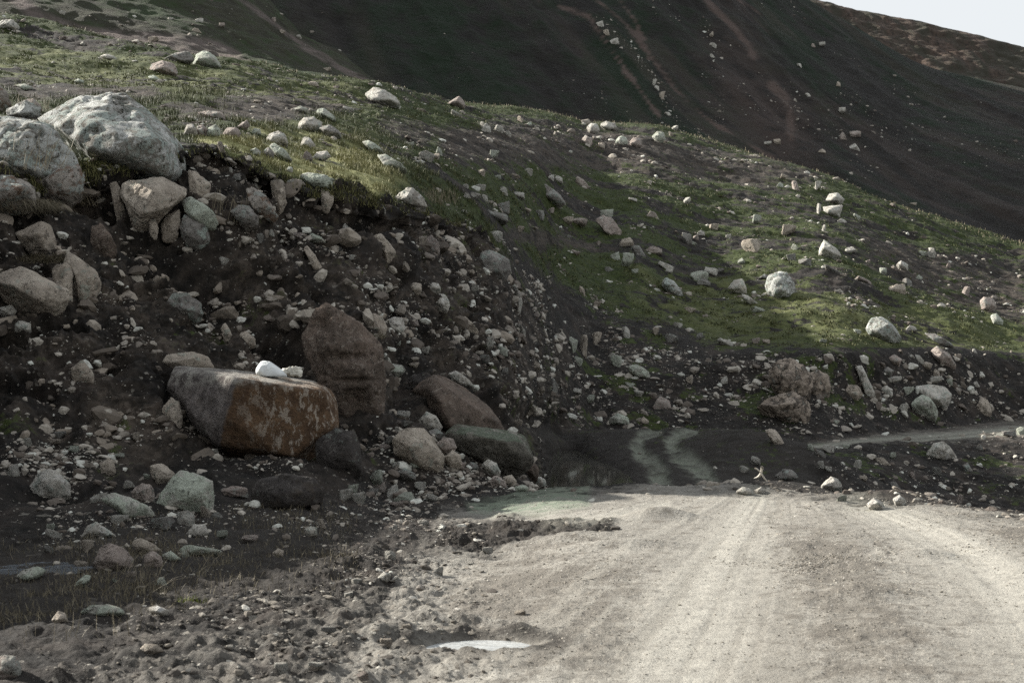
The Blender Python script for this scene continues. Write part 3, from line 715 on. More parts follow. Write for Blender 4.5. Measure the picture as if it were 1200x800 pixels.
B('boulder', 'rusty orange rock stuck in the earth face under the sunny terrace', 'boulder', 'rustspot', '286,221 296,219 310,228 318,242 326,254 320,256 304,244 292,232', .8, 5, dy=-.2, lm='the rusty orange rock')
B('boulder', 'upright tan pillar stone set in the earth face beside the rusty orange rock', 'boulder', 'tan', '317,212 327,209 335,219 336,238 326,250 320,242 322,228', .8, 5, dy=-.2, lm='the tan pillar stone')
B('boulder', 'rounded grey lichened boulder in the dark earth below the terrace lip', 'boulder', 'grey', '270,248 278,240 292,241 302,252 303,266 290,266 278,258', .8, 5, dy=-.2, lm='the rounded grey boulder')
B('boulder', 'long flat mint boulder breaking through the edge of the sunny terrace', 'boulder', 'mint', '348,206 362,202 380,205 392,210 388,222 374,221 358,214', .8, 5, lm='the mint edge boulder')
B('boulder', 'small tan stone hanging from the lip under the long flat mint boulder', 'boulder', 'tan', '375,220 390,226 391,236 384,248 377,244', .8, 4, dy=-.2)
B('boulder', 'weathered grey boulder at the right end of the sunny terrace', 'boulder', 'pale', '462,232 472,220 484,220 497,232 500,242 486,246 468,242', .8, 5, lm='the terrace-end boulder')
# left part of the bank
B('boulder', 'pointed pale rock with a peaked top half buried below the dark tussock', 'boulder', 'tan', '15,274 34,270 50,256 58,262 66,284 67,302 56,298 38,292', .7, 5, .8, dy=-.2, lm='the pointed pale rock')
B('boulder', 'broad tan boulder with an undercut dark base at the left frame edge', 'boulder', 'tan', '-14,330 4,319 22,313 46,322 62,332 78,336 80,352 66,364 46,366 20,358 0,344', .8, 6, .8, dy=-.15, lm='the broad tan boulder')
B('boulder', 'squarish tan block joined to the right of the broad tan boulder', 'boulder', 'tan', '61,316 66,309 82,306 86,318 85,352 82,370 70,368 64,350', .8, 5, .8, dy=-.2, lm='the squarish tan block')
B('boulder', 'tall upright pale slab leaning beside the squarish tan block', 'boulder', 'tan', '68,290 82,296 98,306 112,316 119,332 112,346 106,352 100,368 92,358 86,330', .7, 5, .8, dy=-.1, lm='the tall upright slab')
B('boulder', 'brown wedge of rock with a pale edge above the tall upright slab', 'boulder', 'brown', '108,264 118,261 130,276 139,292 130,301 114,298 106,284', .7, 5, dy=-.1)
B('boulder', 'small white stone at the left frame edge under the broad tan boulder', 'boulder', 'pale', '-2,360 14,357 20,364 16,372 0,368', .8, 4)
B('boulder', 'lumpy white stone below the broad tan boulder', 'boulder', 'pale', '17,380 24,375 36,379 37,387 26,391 18,388', .8, 4)
B('boulder', 'dark striated oval boulder lying across the earth slope', 'boulder', 'grey', '192,356 202,344 220,343 236,356 238,368 230,375 210,370 198,364', .8, 5, lm='the dark striated boulder', strat=1)
B('boulder', 'narrow tan stone pointing up the slope right of the dark striated boulder', 'boulder', 'tan', '257,380 264,377 271,390 276,404 270,406 262,396', .8, 4)
B('boulder', 'pale stubby stone just up the slope from the white lump on the rust boulder', 'boulder', 'tan', '280,391 288,388 299,396 300,404 290,407', .8, 4)
B('boulder', 'grey stone stuck upright in the black soil left of the rust boulder', 'boulder', 'tan', '82,432 97,421 110,438 110,450 96,452 84,450', .8, 5)
# the rust boulder and what lies on and round it
rust = B('boulder', 'great rust-brown boulder with a grey left face, carrying a white lump', 'boulder', 'rust', '182,434 206,428 236,431 274,440 330,442 362,446 386,456 398,478 397,504 372,522 346,536 314,539 268,527 248,516 214,486 198,456', .75, 6, .38, dy=-.1, cr=(.965, 1.), extra=((276,443,-.8),(251,514,-.8),(380,458,-.66),(392,500,-.6),(344,535,-.72)), lm='the rust boulder', p=34)
RY = rust.location.y
B('boulder', 'flat pale slab capping the left end of the rust boulder', 'boulder', 'tan', '189,424 196,415 226,412 244,418 252,430 238,437 206,433', .7, 5, .7, y=RY + .25, sink=.1, lm='the flat capping slab')
B('boulder', 'upright tan stone leaning against the grey left face of the rust boulder', 'boulder', 'tan', '189,480 200,464 210,470 214,492 213,506 204,512 196,500', .7, 5, y=RY - .55)
B('boulder', 'dark brown block standing under the right end of the rust boulder', 'boulder', 'dark', '371,518 392,502 416,506 424,526 426,556 408,562 380,558 372,540', .7, 5, dy=-.1, lm='the dark brown block')
B('boulder', 'massive brown outcrop pillar rising behind the rust boulder', 'outcrop', 'brown', '352,394 366,366 384,352 412,362 430,386 446,410 450,440 455,478 452,502 428,508 404,494 394,462 372,444', .7, 6, 1.3, cr=(.86, 1.), chip=10, dents=((412,418,16,5,12),(378,380,10,8,10),(420,445,24,3,7)), dy=-.1, lm='the brown outcrop pillar')
B('boulder', 'large brown wedge-shaped boulder with a dark shaded left face above the pond', 'boulder', 'brown', '478,460 490,447 510,439 528,445 552,460 572,476 596,505 570,508 528,504 500,492', .75, 6, .55, dy=-.1, extra=((506,446,-.9),(528,502,-.95),(560,480,-.6)), lm='the brown wedge boulder', p=34)
B('boulder', 'speckled dark rock behind the left shoulder of the brown wedge boulder', 'boulder', 'dark', '470,452 486,438 504,434 508,444 490,462 476,466', .7, 5, dy=.15)
B('boulder', 'moss-topped square grey boulder at the foot of the brown wedge boulder', 'boulder', 'moss', '520,506 536,498 570,502 602,506 618,512 626,538 612,548 592,552 574,538 540,528 524,520', .8, 6, .6, dy=-.1, extra=((560,512,-.9),(600,518,-.9)), lm='the moss-topped boulder', p=30)
B('boulder', 'smooth tan boulder with a rounded back left of the moss-topped boulder', 'boulder', 'tan', '459,512 474,502 496,502 512,520 521,534 521,556 505,552 486,540 462,532', .8, 6, .7, dy=-.1, lm='the smooth tan boulder')
B('boulder', 'clean pale stone perched on top of the smooth tan boulder', 'boulder', 'pale', '490,492 499,482 512,487 518,500 514,506 498,505', .8, 5, dy=-.2)
B('boulder', 'grey stone between the smooth tan boulder and the brown wedge boulder', 'boulder', 'grey', '499,506 512,501 521,508 518,517 503,515', .8, 5, dy=-.2)
B('boulder', 'round reddish brown stone resting against the moss-topped boulder', 'boulder', 'pink', '511,520 520,512 531,514 535,524 530,531 518,529', .9, 5, dy=-.4)
B('boulder', 'pale stone in the gap below the round reddish brown stone', 'boulder', 'tan', '520,536 530,527 540,533 541,545 528,547', .9, 5, dy=-.3)
B('boulder', 'oval tan cobble below the left end of the moss-topped boulder', 'boulder', 'pink', '527,546 536,539 545,543 545,551 534,553 527,551', .9, 5)
B('boulder', 'white-faced tilted stone under the middle of the moss-topped boulder', 'boulder', 'pale', '564,544 572,538 582,543 587,553 582,558 574,553', .9, 5, dy=-.2)
B('boulder', 'grey cobble left of the white-faced tilted stone', 'boulder', 'grey', '546,545 552,541 560,544 561,550 550,552', .9, 4)
B('boulder', 'brownish stone half buried below the white-faced tilted stone', 'boulder', 'pink', '575,560 582,556 592,564 594,572 580,572 575,568', .9, 5)
B('boulder', 'tan stone wedged under the right overhang of the moss-topped boulder', 'boulder', 'tan', '588,558 600,556 606,564 603,572 592,568', .9, 4)
B('boulder', 'dark brown stone under the right corner of the moss-topped boulder', 'boulder', 'brown', '608,546 624,540 632,548 630,560 618,562', .9, 5)
B('boulder', 'pale rounded stone at the pond edge right of the moss-topped boulder', 'boulder', 'pale', '623,562 632,557 640,563 639,571 628,571', .9, 4)
B('boulder', 'mint green cobble on the flat at the end of the boulder pile', 'boulder', 'mint', '603,570 612,567 620,571 618,576 605,576', .9, 4)
B('boulder', 'pale green-topped cobble left of the smooth tan boulder', 'boulder', 'mint', '480,543 488,538 495,541 494,549 484,550', .9, 4)
B('boulder', 'dirty rounded stone below the smooth tan boulder', 'boulder', 'grey', '465,552 474,548 486,554 488,562 472,563', .9, 5)
# rock garden at the lower left
B('boulder', 'large angular mint-grey boulder in the stones below the rust boulder', 'boulder', 'mint', '180,600 188,578 200,562 212,551 230,554 249,563 251,590 248,604 236,607 214,602 196,603', .75, 6, .6, lm='the angular mint-grey boulder', p=30)
B('boulder', 'rounded pale boulder with a brown left shoulder set in black mud', 'boulder', 'pale', '32,574 44,556 56,549 70,554 82,568 82,580 72,589 54,582 36,586', .8, 5, .8, lm='the brown-shouldered boulder')
B('boulder', 'long low white-green boulder left of the angular mint-grey boulder', 'boulder', 'mint', '118,584 132,576 150,582 172,592 183,602 178,611 160,604 138,598 124,590', .8, 5, .7, lm='the long low boulder')
B('boulder', 'small upright squarish stone on the gravel fan', 'boulder', 'tan', '117,544 126,536 133,538 136,554 128,561 119,556', .8, 5, .7)
B('boulder', 'two-tone brownish block behind the angular mint-grey boulder', 'boulder', 'tan', '176,546 188,542 202,550 206,556 194,566 184,571 179,560', .8, 5, .8)
B('boulder', 'tan lumpy rock between the long low boulder and the two-tone block', 'boulder', 'pink', '152,576 168,564 180,570 182,588 172,592 156,584', .8, 5)
B('boulder', 'sharp-ridged pale stone poking out of the black mud', 'boulder', 'pale', '94,630 102,616 112,611 126,620 137,628 120,632', .8, 5, lm='the sharp-ridged stone')
B('boulder', 'round brown boulder with a dark hollow in its face', 'boulder', 'pink', '109,660 116,644 128,636 146,642 157,654 154,666 138,671 120,668', .85, 5, .9, lm='the hollow-faced boulder')
B('boulder', 'tan stone lying behind the round hollow-faced boulder', 'boulder', 'tan', '152,634 164,629 182,638 191,646 176,650 160,644', .8, 5)
B('boulder', 'small rounded brown stone to the right of the hollow-faced boulder', 'boulder', 'pink', '169,650 180,644 189,650 190,664 176,667 169,660', .85, 5)
B('boulder', 'mint-tipped small stone at the end of the row of round stones', 'boulder', 'mint', '190,650 200,645 213,655 204,659 194,657', .85, 4)
B('boulder', 'flat jagged mint slab below the angular mint-grey boulder', 'boulder', 'mint', '208,646 218,637 240,643 258,644 267,649 244,652 222,652', .8, 5)
B('boulder', 'pale stone alone in the mud under the angular mint-grey boulder', 'boulder', 'pale', '217,626 226,614 240,614 245,624 238,630 224,630', .85, 5)
B('boulder', 'pinkish block with a flat top right of the angular mint-grey boulder', 'boulder', 'pink', '258,572 274,569 290,571 292,582 262,584', .8, 5)
B('boulder', 'wide dark lichened slab lying low between stones', 'boulder', 'dark', '290,574 306,560 334,554 366,560 379,574 376,590 344,601 300,598', .75, 5, .9, lm='the wide dark slab')
B('boulder', 'elongated pale stone pointing down to the grass below the stream', 'boulder', 'mint', '84,688 98,674 107,673 106,680 94,688 86,690', .8, 4)
B('boulder', 'pale pink stone in the middle of the trickle of water', 'boulder', 'mint', '16,678 26,668 44,663 54,668 48,676 34,681 20,682', .8, 5)
B('boulder', 'broad flat mint stone on the roadside gravel', 'boulder', 'mint', '93,717 106,709 126,707 142,712 151,720 130,723 104,721', .8, 5, .6, lm='the broad flat mint stone')
B('boulder', 'small pointed tan stone left of the broad flat mint stone', 'boulder', 'tan', '60,726 68,715 76,718 80,728 70,732', .85, 4)
B('boulder', 'reddish block cut by the left frame edge on the gravel', 'boulder', 'pink', '-12,776 4,767 20,768 26,782 24,796 6,798 -12,796', .85, 5)
B('boulder', 'low pale stone on the gravel below the broad flat mint stone', 'boulder', 'tan', '161,762 170,754 184,754 193,762 178,768 164,767', .85, 4)
B('boulder', 'flat whitish stone sunk beside the bright moss tuft', 'boulder', 'pale', '173,712 184,709 200,716 194,722 178,719', .85, 4)
B('boulder', 'pale knobbly stone on the roadside clods above the puddle', 'boulder', 'pale', '441,678 450,669 458,672 456,682 444,682', .85, 4)
B('boulder', 'small orange brick-like stone in the dirt above the puddle', 'boulder', 'rustspot', '487,688 492,684 498,686 498,692 490,693', .85, 4)
B('boulder', 'light stone on the dark mud beyond the gravel', 'boulder', 'pale', '356,620 362,616 372,618 372,627 360,629', .85, 4)
B('boulder', 'tan cobble at the mud edge in front of the wide dark slab', 'boulder', 'tan', '318,648 326,642 333,645 332,652 322,652', .85, 4)
# terrace and upper slopes
for o_, l_, m_ in [
 ('215,158 219,146 226,145 232,156 230,161 220,161', 'leftmost pale stone of the row standing behind the huge pale boulder', 'pale'),
 ('228,158 231,148 238,146 244,152 242,160 234,161', 'brownish stone second in the row behind the huge pale boulder', 'pink'),
 ('240,160 244,150 252,145 258,152 258,160 248,162', 'mint-faced stone third in the row behind the huge pale boulder', 'mint'),
 ('260,158 266,150 277,149 283,156 280,162 268,162', 'rounded pink stone fourth in the row behind the huge pale boulder', 'pink'),
 ('275,150 283,144 290,140 293,148 286,154', 'pointed reddish stone leaning at the end of the row behind the huge pale boulder', 'pink'),
 ('294,156 298,150 305,151 306,157 298,159', 'small white stone lying alone past the end of the stone row', 'mint'),
 ('310,166 316,157 326,153 335,157 339,168 328,171 318,170', 'lumpy pale boulder in the grass behind the slanted terrace slab', 'pale'),
 ('314,169 322,168 334,176 343,188 334,189 322,180', 'slanted lichen slab casting its shadow on the sunny terrace', 'mint'),
 ('307,178 314,172 321,178 321,186 312,187', 'grey stone tucked left of the slanted terrace slab', 'grey'),
 ('292,176 300,173 306,178 305,183 295,183', 'round mint stone on the terrace left of the grey stone', 'mint'),
 ('350,174 356,161 362,160 370,170 367,176 354,176', 'peaked white stone on the sunny terrace grass', 'pale'),
 ('348,146 356,138 368,137 378,144 378,152 362,156 350,152', 'rounded pale boulder heading the rock heap above the terrace', 'pale'),
 ('374,150 386,146 398,154 400,161 384,162', 'broken grey rock on the right of the heap above the terrace', 'grey'),
 ('342,128 352,124 362,128 360,132 346,132', 'white flat slab just beyond the rock heap', 'mint'),
 ('368,129 380,127 392,136 394,142 382,140', 'second flat slab right of the white one beyond the rock heap', 'mint'),
 ('364,186 372,178 384,177 388,184 376,189', 'low white boulder on the sunny terrace nearest the lip', 'pale'),
 ('335,200 338,195 343,196 343,202 337,203', 'bright white knob at the edge of the sunny terrace', 'pale'),
 ('424,166 432,164 444,172 450,179 438,180', 'upper half of the long white slab on the slope right of the terrace', 'mint'),
 ('440,180 452,181 468,190 478,201 466,200 450,192', 'lower half of the long white slab on the slope right of the terrace', 'mint'),
 ('232,132 246,129 262,133 268,140 254,140 238,137', 'long grey slab lying in the brown grass behind the stone row', 'pink'),
 ('174,86 178,75 190,71 204,75 210,86 196,89', 'big blocky boulder on the left grass hill', 'pink'),
 ('225,78 230,64 240,58 252,66 260,78 244,80', 'tall mint boulder with rubble at its side on the left grass hill', 'mint'),
 ('190,70 205,62 222,60 228,70 222,74 200,74', 'dull grey hump of rock beyond the blocky boulder on the left grass hill', 'grey'),
 ('172,90 180,88 189,94 182,96', 'flat white stone in front of the blocky boulder on the left hill', 'mint'),
 ('-8,34 2,24 14,23 25,33 18,36 0,35', 'white boulder on the hill crest at the left frame edge', 'pale'),
 ('117,66 124,63 134,66 138,70 126,71', 'white rock high on the left grass hill', 'pale'),
 ('86,95 92,92 99,95 98,99 90,99', 'small mint stone low on the left grass hill', 'mint'),
 ('18,100 30,98 42,105 32,107', 'flat mint stone behind the dry grass of the bank top', 'mint'),
 ('428,110 438,102 452,105 464,114 470,122 452,125 436,120', 'large pale rock heap where the green hill meets the dark mountain', 'pale'),
 ('523,122 532,118 538,112 544,118 545,126 532,126', 'pair of pinkish rocks on the skyline in front of the dark mountain', 'pink'),
 ('687,150 692,144 700,145 703,153 698,158 690,156', 'left boulder of the twin pair on the grassy skyline', 'pale'),
 ('702,146 710,142 720,144 724,150 712,154', 'right boulder of the twin pair on the grassy skyline', 'pale'),
 ('681,164 686,158 694,162 694,170 686,172', 'boulder below the skyline twin pair', 'pink'),
 ('721,166 726,159 734,161 736,168 730,172 723,170', 'mint round boulder below the grassy skyline', 'mint'),
 ('737,168 742,161 751,162 752,171 744,174', 'pinkish round boulder beside the mint round one below the skyline', 'pink'),
 ('764,160 770,154 778,155 780,164 772,169', 'white boulder on the skyline right of the round pair', 'mint'),
 ('628,218 640,216 656,228 664,239 654,241 636,232', 'leaning dark slab with lichen on the middle slope', 'grey'),
 ('558,306 564,296 574,293 586,298 596,304 599,318 592,328 580,331 566,322 560,316', 'large round boulder split by a crack on the middle slope', 'grey'),
 ('696,256 706,251 716,254 728,270 728,280 716,276 704,266', 'jagged rock spine on the middle slope', 'pink'),
 ('895,335 901,323 912,317 922,319 932,332 936,352 920,355 904,348', 'tallest grey-green boulder on the right grass slope', 'white'),
 ('888,326 896,321 902,323 898,328', 'small rock touching the left side of the tallest grass-slope boulder', 'grey'),
 ('1013,384 1022,372 1032,369 1046,380 1056,396 1050,402 1030,399 1016,392', 'four-sided pale boulder standing above the far road', 'white'),
 ('1082,390 1096,391 1112,400 1118,406 1098,400', 'thin flat slab lying right of the four-sided pale boulder', 'grey'),
 ('1091,411 1098,405 1112,414 1120,428 1106,431 1094,420', 'brown block slumped over the earth edge above the far road', 'pink'),
 ('958,294 966,281 970,285 984,294 986,300 974,305 962,302', 'pale boulder with a knob on top on the right slope', 'pale'),
 ('966,236 972,227 982,226 990,234 984,240 974,238', 'upper bright rock of the leaning stack on the right slope', 'pale'),
 ('964,242 976,241 988,240 984,254 974,255 966,248', 'lower bright rock of the leaning stack on the right slope', 'pale'),
 ('852,338 860,328 870,327 876,338 874,346 862,342', 'heaped pale rock left of the tallest grass-slope boulder', 'pale'),
 ('868,344 878,347 890,357 884,359 872,352', 'fallen rock tail below the heaped pale rock', 'pale'),
 ('773,332 781,325 790,330 800,342 799,349 788,344 778,338', 'bright white boulder in the sunlit grass of the middle slope', 'white'),
 ('1148,352 1154,347 1164,350 1168,360 1160,366 1150,362', 'brownish boulder near the right frame edge', 'pink'),
 ('1160,369 1168,367 1176,376 1174,382 1164,378', 'white stone just below the brownish boulder near the right frame edge', 'mint'),
 ('1050,310 1056,305 1064,310 1064,318 1054,316', 'rounded rock on the upper right grass slope', 'pale'),
]: B('boulder', l_, 'boulder', m_, o_, .9)
# cut edge above the far road
B('boulder', 'upper tan ledge of the broken outcrop in the bank above the far road', 'outcrop', 'outcrop', '898,432 912,420 924,417 940,428 952,440 950,462 936,474 918,468 902,450', .7, 6, 1.2, cr=(.9, 1.), lm='the upper tan ledge')
B('boulder', 'right knob of the broken outcrop above the far road', 'outcrop', 'outcrop', '938,444 956,432 970,438 976,452 968,468 950,470 940,462', .8, 6, 1.2, cr=(.9, 1.))
B('boulder', 'lower brown ledge of the broken outcrop by the far road', 'outcrop', 'outcrop', '886,474 908,464 930,458 946,466 950,484 944,500 922,498 900,490', .7, 6, 1.2, cr=(.9, 1.), lm='the lower brown ledge')
B('boulder', 'leaning pale column of stacked rock in the earth bank', 'boulder', 'pale', '1001,428 1008,424 1014,436 1020,450 1027,464 1018,467 1010,452', .8, 5, 1.1, lm='the leaning pale column')
B('boulder', 'round tan boulder at the foot of the leaning pale column', 'boulder', 'tan', '988,458 996,450 1006,452 1011,462 1004,469 994,467', .85, 5)
B('boulder', 'small round stone right of the leaning pale column', 'boulder', 'pale', '1031,456 1038,451 1046,456 1046,464 1036,465', .85, 4)
B('boulder', 'big flat-topped white boulder in the bank by the far road', 'boulder', 'pale', '1070,452 1086,450 1108,453 1116,462 1110,478 1096,476 1080,468', .8, 5, .7, lm='the flat-topped white boulder')
B('boulder', 'mint boulder leaning below the flat-topped white boulder', 'boulder', 'mint', '1068,472 1078,461 1090,466 1100,482 1096,490 1080,486 1070,482', .85, 5, dy=-.4)
B('boulder', 'knobbly pale rock at the far road verge near the right frame edge', 'boulder', 'tan', '1143,478 1150,465 1158,468 1162,484 1154,490 1146,488', .85, 5)
B('boulder', 'reddish rock in the earth bank above the round bank stones', 'boulder', 'pink', '1038,420 1048,415 1057,421 1054,428 1042,428', .85, 4)
B('boulder', 'grey stone pair in the earth bank left of the flat-topped white boulder', 'boulder', 'grey', '1031,434 1040,429 1048,434 1044,440 1034,440', .85, 4)
B('boulder', 'pointed white boulder with a split on the slope below the far road', 'boulder', 'pale', '1085,532 1094,519 1106,517 1114,524 1122,536 1112,541 1096,539', .85, 5, lm='the pointed white boulder')
B('boulder', 'narrow grey stone right of the pointed white boulder below the far road', 'boulder', 'grey', '1128,545 1134,541 1139,552 1132,554', .85, 4)
B('boulder', 'tan slab set in the mud mound beside the wheel tracks', 'boulder', 'tan', '896,503 906,501 914,510 920,522 910,523 902,514', .8, 5)
B('boulder', 'low rounded grey slab at the road edge behind the crossed sticks', 'boulder', 'grey', '908,556 918,549 930,550 936,560 924,564 910,562', .8, 5)
B('boulder', 'bright white rock on the crumbled far edge of the road', 'boulder', 'pale', '960,570 974,558 984,562 988,571 974,576', .85, 5)
B('boulder', 'white broken rock on the road edge clods', 'boulder', 'pale', '1014,592 1024,583 1034,588 1038,597 1024,599', .85, 5)
B('boulder', 'chalky stone at the right end of the road edge clods', 'boulder', 'pale', '1046,584 1054,579 1062,586 1060,594 1050,592', .85, 4)
B('boulder', 'white lump on the road brow below the wheel tracks', 'boulder', 'pale', '862,576 870,570 880,572 884,579 872,581', .85, 4)
B('boulder', 'small white lump beside the first on the road brow', 'boulder', 'pale', '884,574 892,570 898,574 896,579 886,579', .85, 4)
B('boulder', 'mint boulder at the far pond bank left of the wheel tracks', 'boulder', 'mint', '714,490 724,484 736,488 738,497 724,499 714,497', .85, 5)
B('boulder', 'tan cobble at the top of the wheel tracks', 'boulder', 'tan', '747,494 754,488 761,493 760,498 750,498', .85, 4)
B('boulder', 'upright rock pair on the dark slope above the pond, mint one', 'boulder', 'mint', '735,428 748,427 760,434 764,446 750,444 738,436', .85, 5)
B('boulder', 'brown upright stone beside the pale square block on the bare slope', 'boulder', 'tan', '430,374 438,366 448,370 454,384 450,396 438,394 432,384', .85, 5)
B('boulder', 'pale square block on the bare slope right of the outcrop pillar', 'boulder', 'pale', '454,374 462,370 472,371 474,386 468,395 458,390', .85, 5)
B('boulder', 'round tan boulder on the earth slope under its smaller cap stone', 'boulder', 'pale', '502,350 510,343 522,345 528,354 524,364 512,364 504,358', .85, 5)
B('boulder', 'smaller cap stone above the round tan boulder on the earth slope', 'boulder', 'pale', '500,338 506,331 514,332 517,340 508,343', .85, 4)
B('boulder', 'pale stone left of the cap stone on the earth slope', 'boulder', 'tan', '478,336 484,330 494,333 494,342 484,344', .85, 4)
B('boulder', 'pale folded rock on the slope behind the brown wedge boulder', 'boulder', 'pale', '525,438 534,434 548,444 556,451 544,453 530,447', .85, 5)
B('boulder', 'mint stone beside the top of the dark hollow left of the brown wedge boulder', 'boulder', 'mint', '448,430 458,426 472,428 476,436 462,441 450,437', .85, 5)
B('boulder', 'long narrow rock lying down the bare slope', 'boulder', 'tan', '538,370 546,371 556,382 562,390 554,391 544,380', .85, 4)
B('boulder', 'forked pale rock embedded at the top of the bare brown slope', 'boulder', 'tan', '436,278 446,272 456,284 464,296 454,304 444,292', .85, 5)
B('boulder', 'blue-mint boulder with a pale end on the mossy ledge of the bank', 'boulder', 'mint', '353,277 362,272 376,277 383,282 368,284 356,282', .85, 5)
B('boulder', 'thin tan slab standing down the bank under the mossy ledge', 'boulder', 'tan', '354,288 360,286 370,302 380,318 374,320 362,304', .85, 5)

# ---------------------------------------------------------------- smaller rocks, each its own object
MS = ['pale', 'pale', 'mint', 'tan', 'pink', 'grey', 'pale']
def conv(txt, u0, v0, s):
    a = [float(x) for x in txt.replace(';', ' ').replace(',', ' ').split()]
    return [(u0 + a[i] / s, v0 + a[i + 1] / s, a[i + 2] / s, a[i + 3] / s) for i in range(0, len(a), 4)]
HILL = conv('407,40,40,22; 510,90,30,30; 632,60,25,20; 660,75,18,12; 535,183,30,25; 245,148,35,28; 345,172,22,25; 300,190,55,30; 335,188,20,25; 445,178,10,10; 698,198,12,12; 660,245,30,22; 492,243,25,22; 550,262,20,12; 612,258,28,14; 737,262,20,18; 762,268,30,20; 440,295,20,14; 490,298,40,18; 568,306,40,26; 622,322,40,24; 575,362,60,44; 548,396,70,34; 700,396,34,32; 735,377,24,16; 652,375,30,14; 625,443,40,16; 540,462,50,32; 800,472,24,16; 820,523,36,14; 905,493,14,18; 938,385,50,34; 1096,392,46,24; 1097,517,58,22; 1000,555,40,46; 1140,577,50,20; 1150,594,20,10; 960,538,34,26; 943,585,30,16; 846,660,26,26; 898,710,24,20; 1030,590,24,16; 1025,340,28,14; 1085,298,12,14; 846,282,46,26; 790,292,20,10; 315,495,55,50; 468,655,24,24; 725,685,28,18; 1048,715,14,10; 935,405,44,40; 965,455,40,54; 1010,490,50,30; 1045,520,44,34; 830,415,60,26; 790,410,40,24; 440,325,30,20; 470,330,34,20; 505,336,30,18; 20,20,40,18; 100,160,50,26; 560,95,36,20; 590,110,24,18; 500,80,22,20; 915,150,20,24; 1170,90,22,16; 1160,110,14,18', 400, 120, 3)
GRASSR = conv('12,105,24,22; 75,60,10,10; 352,22,24,14; 343,50,22,16; 398,52,26,30; 474,52,22,26; 440,80,14,12; 256,172,28,30; 115,193,36,26; 164,228,22,18; 372,208,44,30; 495,202,12,22; 12,230,36,44; 64,218,26,16; 46,235,20,14; 36,252,40,12; 246,264,64,44; 376,300,36,28; 398,270,28,16; 430,322,36,24; 209,317,26,18; 527,346,66,20; 570,364,30,12; 596,278,44,20; 640,384,64,14; 655,317,18,14; 706,354,18,24; 752,412,60,28; 796,396,40,24; 831,374,22,14; 613,161,24,12; 558,176,32,14; 880,290,26,32; 845,290,28,16; 935,330,16,16; 995,422,30,28; 1025,630,16,16; 950,638,16,14; 134,350,22,14; 200,450,24,16; 25,487,44,22; 56,582,20,22; 152,602,50,24; 262,594,30,26; 294,598,24,18; 496,598,24,12; 612,562,26,16; 270,490,34,16; 146,735,22,24; 28,728,26,30; 60,365,60,40; 100,350,40,30; 75,390,44,20; 478,135,14,34; 830,660,40,20; 850,680,44,22', 800, 200, 3)
SLOPE = conv('260,230,22,18; 445,240,80,40; 520,310,26,44; 565,332,34,26; 635,262,40,40; 768,320,26,24; 830,362,30,30; 810,298,36,48; 850,310,34,60; 740,388,20,24; 897,290,30,40; 1000,268,26,36; 1105,262,22,30; 1160,285,46,34; 1185,243,30,16; 970,370,40,36; 955,345,30,18; 745,450,30,40; 560,495,34,36; 655,540,50,30; 1065,580,42,26; 980,575,60,40; 1015,578,30,26; 1125,515,60,40; 620,150,50,70; 600,250,30,24; 680,380,34,22; 700,470,26,20; 620,580,34,20; 820,470,44,20; 870,500,30,24; 1050,480,36,30; 1010,450,40,24; 300,325,30,26; 200,300,30,20; 160,360,30,30; 255,380,30,20; 575,400,22,18; 500,360,44,24; 470,350,34,24', 400, 300, 3)
MOUNT = conv('905,82,28,18; 935,115,20,20; 960,146,24,18; 1030,190,16,12; 1045,210,12,10; 1100,290,14,20; 1130,330,20,30; 920,105,14,12; 1110,310,16,16; 1135,90,12,10; 1160,168,12,10; 1070,250,10,10; 1150,400,24,10; 1310,160,28,16; 1302,195,20,14; 1300,122,16,16; 1320,180,16,12; 1658,158,16,14; 1690,157,22,14; 1612,231,16,14; 1470,240,10,8; 1747,295,14,16; 1740,358,16,12; 1760,390,24,20; 1642,333,20,10; 1590,318,14,10; 1570,310,14,10; 1695,402,12,10; 1808,472,34,22; 1805,516,34,22; 1765,478,20,26; 1863,507,16,12; 1690,530,24,12; 1533,498,20,18; 1498,505,26,12; 1556,368,10,10; 2000,235,10,8; 2165,290,12,8; 2256,341,16,10; 1952,213,14,8; 1890,352,8,8; 1572,445,12,10; 1672,490,12,8; 1945,755,10,8; 2015,715,26,10', 400, 0, 3)
LHILL = conv('220,45,20,12; 700,70,24,16; 730,60,16,12; 780,90,20,14; 690,105,34,14; 650,80,12,12; 860,155,10,10; 800,200,16,10; 1100,290,40,18; 1180,305,20,10; 1050,280,14,10; 905,358,26,12; 290,155,18,14; 222,135,24,10; 380,205,56,22; 380,15,24,8; 540,140,30,16; 600,65,24,10; 1050,130,18,14; 990,110,24,14; 960,70,20,14; 935,40,16,12; 1150,242,24,14; 690,325,18,8; 420,60,14,10', 0, 0, 3)
BANK = conv('235,205,36,40; 560,375,30,24; 690,325,30,22; 100,330,20,16; 280,315,20,20; 310,340,40,30; 30,360,30,26; 100,520,18,22; 160,690,40,60; 245,735,40,40; 320,655,26,26; 640,250,40,40; 470,610,30,24; 420,630,30,36; 600,620,40,30; 700,760,40,34; 780,680,40,24; 850,720,26,22; 880,780,24,24; 960,640,40,30; 1060,500,40,40; 1180,640,36,44; 1000,500,24,30; 920,580,30,24; 820,590,30,40; 1090,760,60,30', 200, 120, 4)
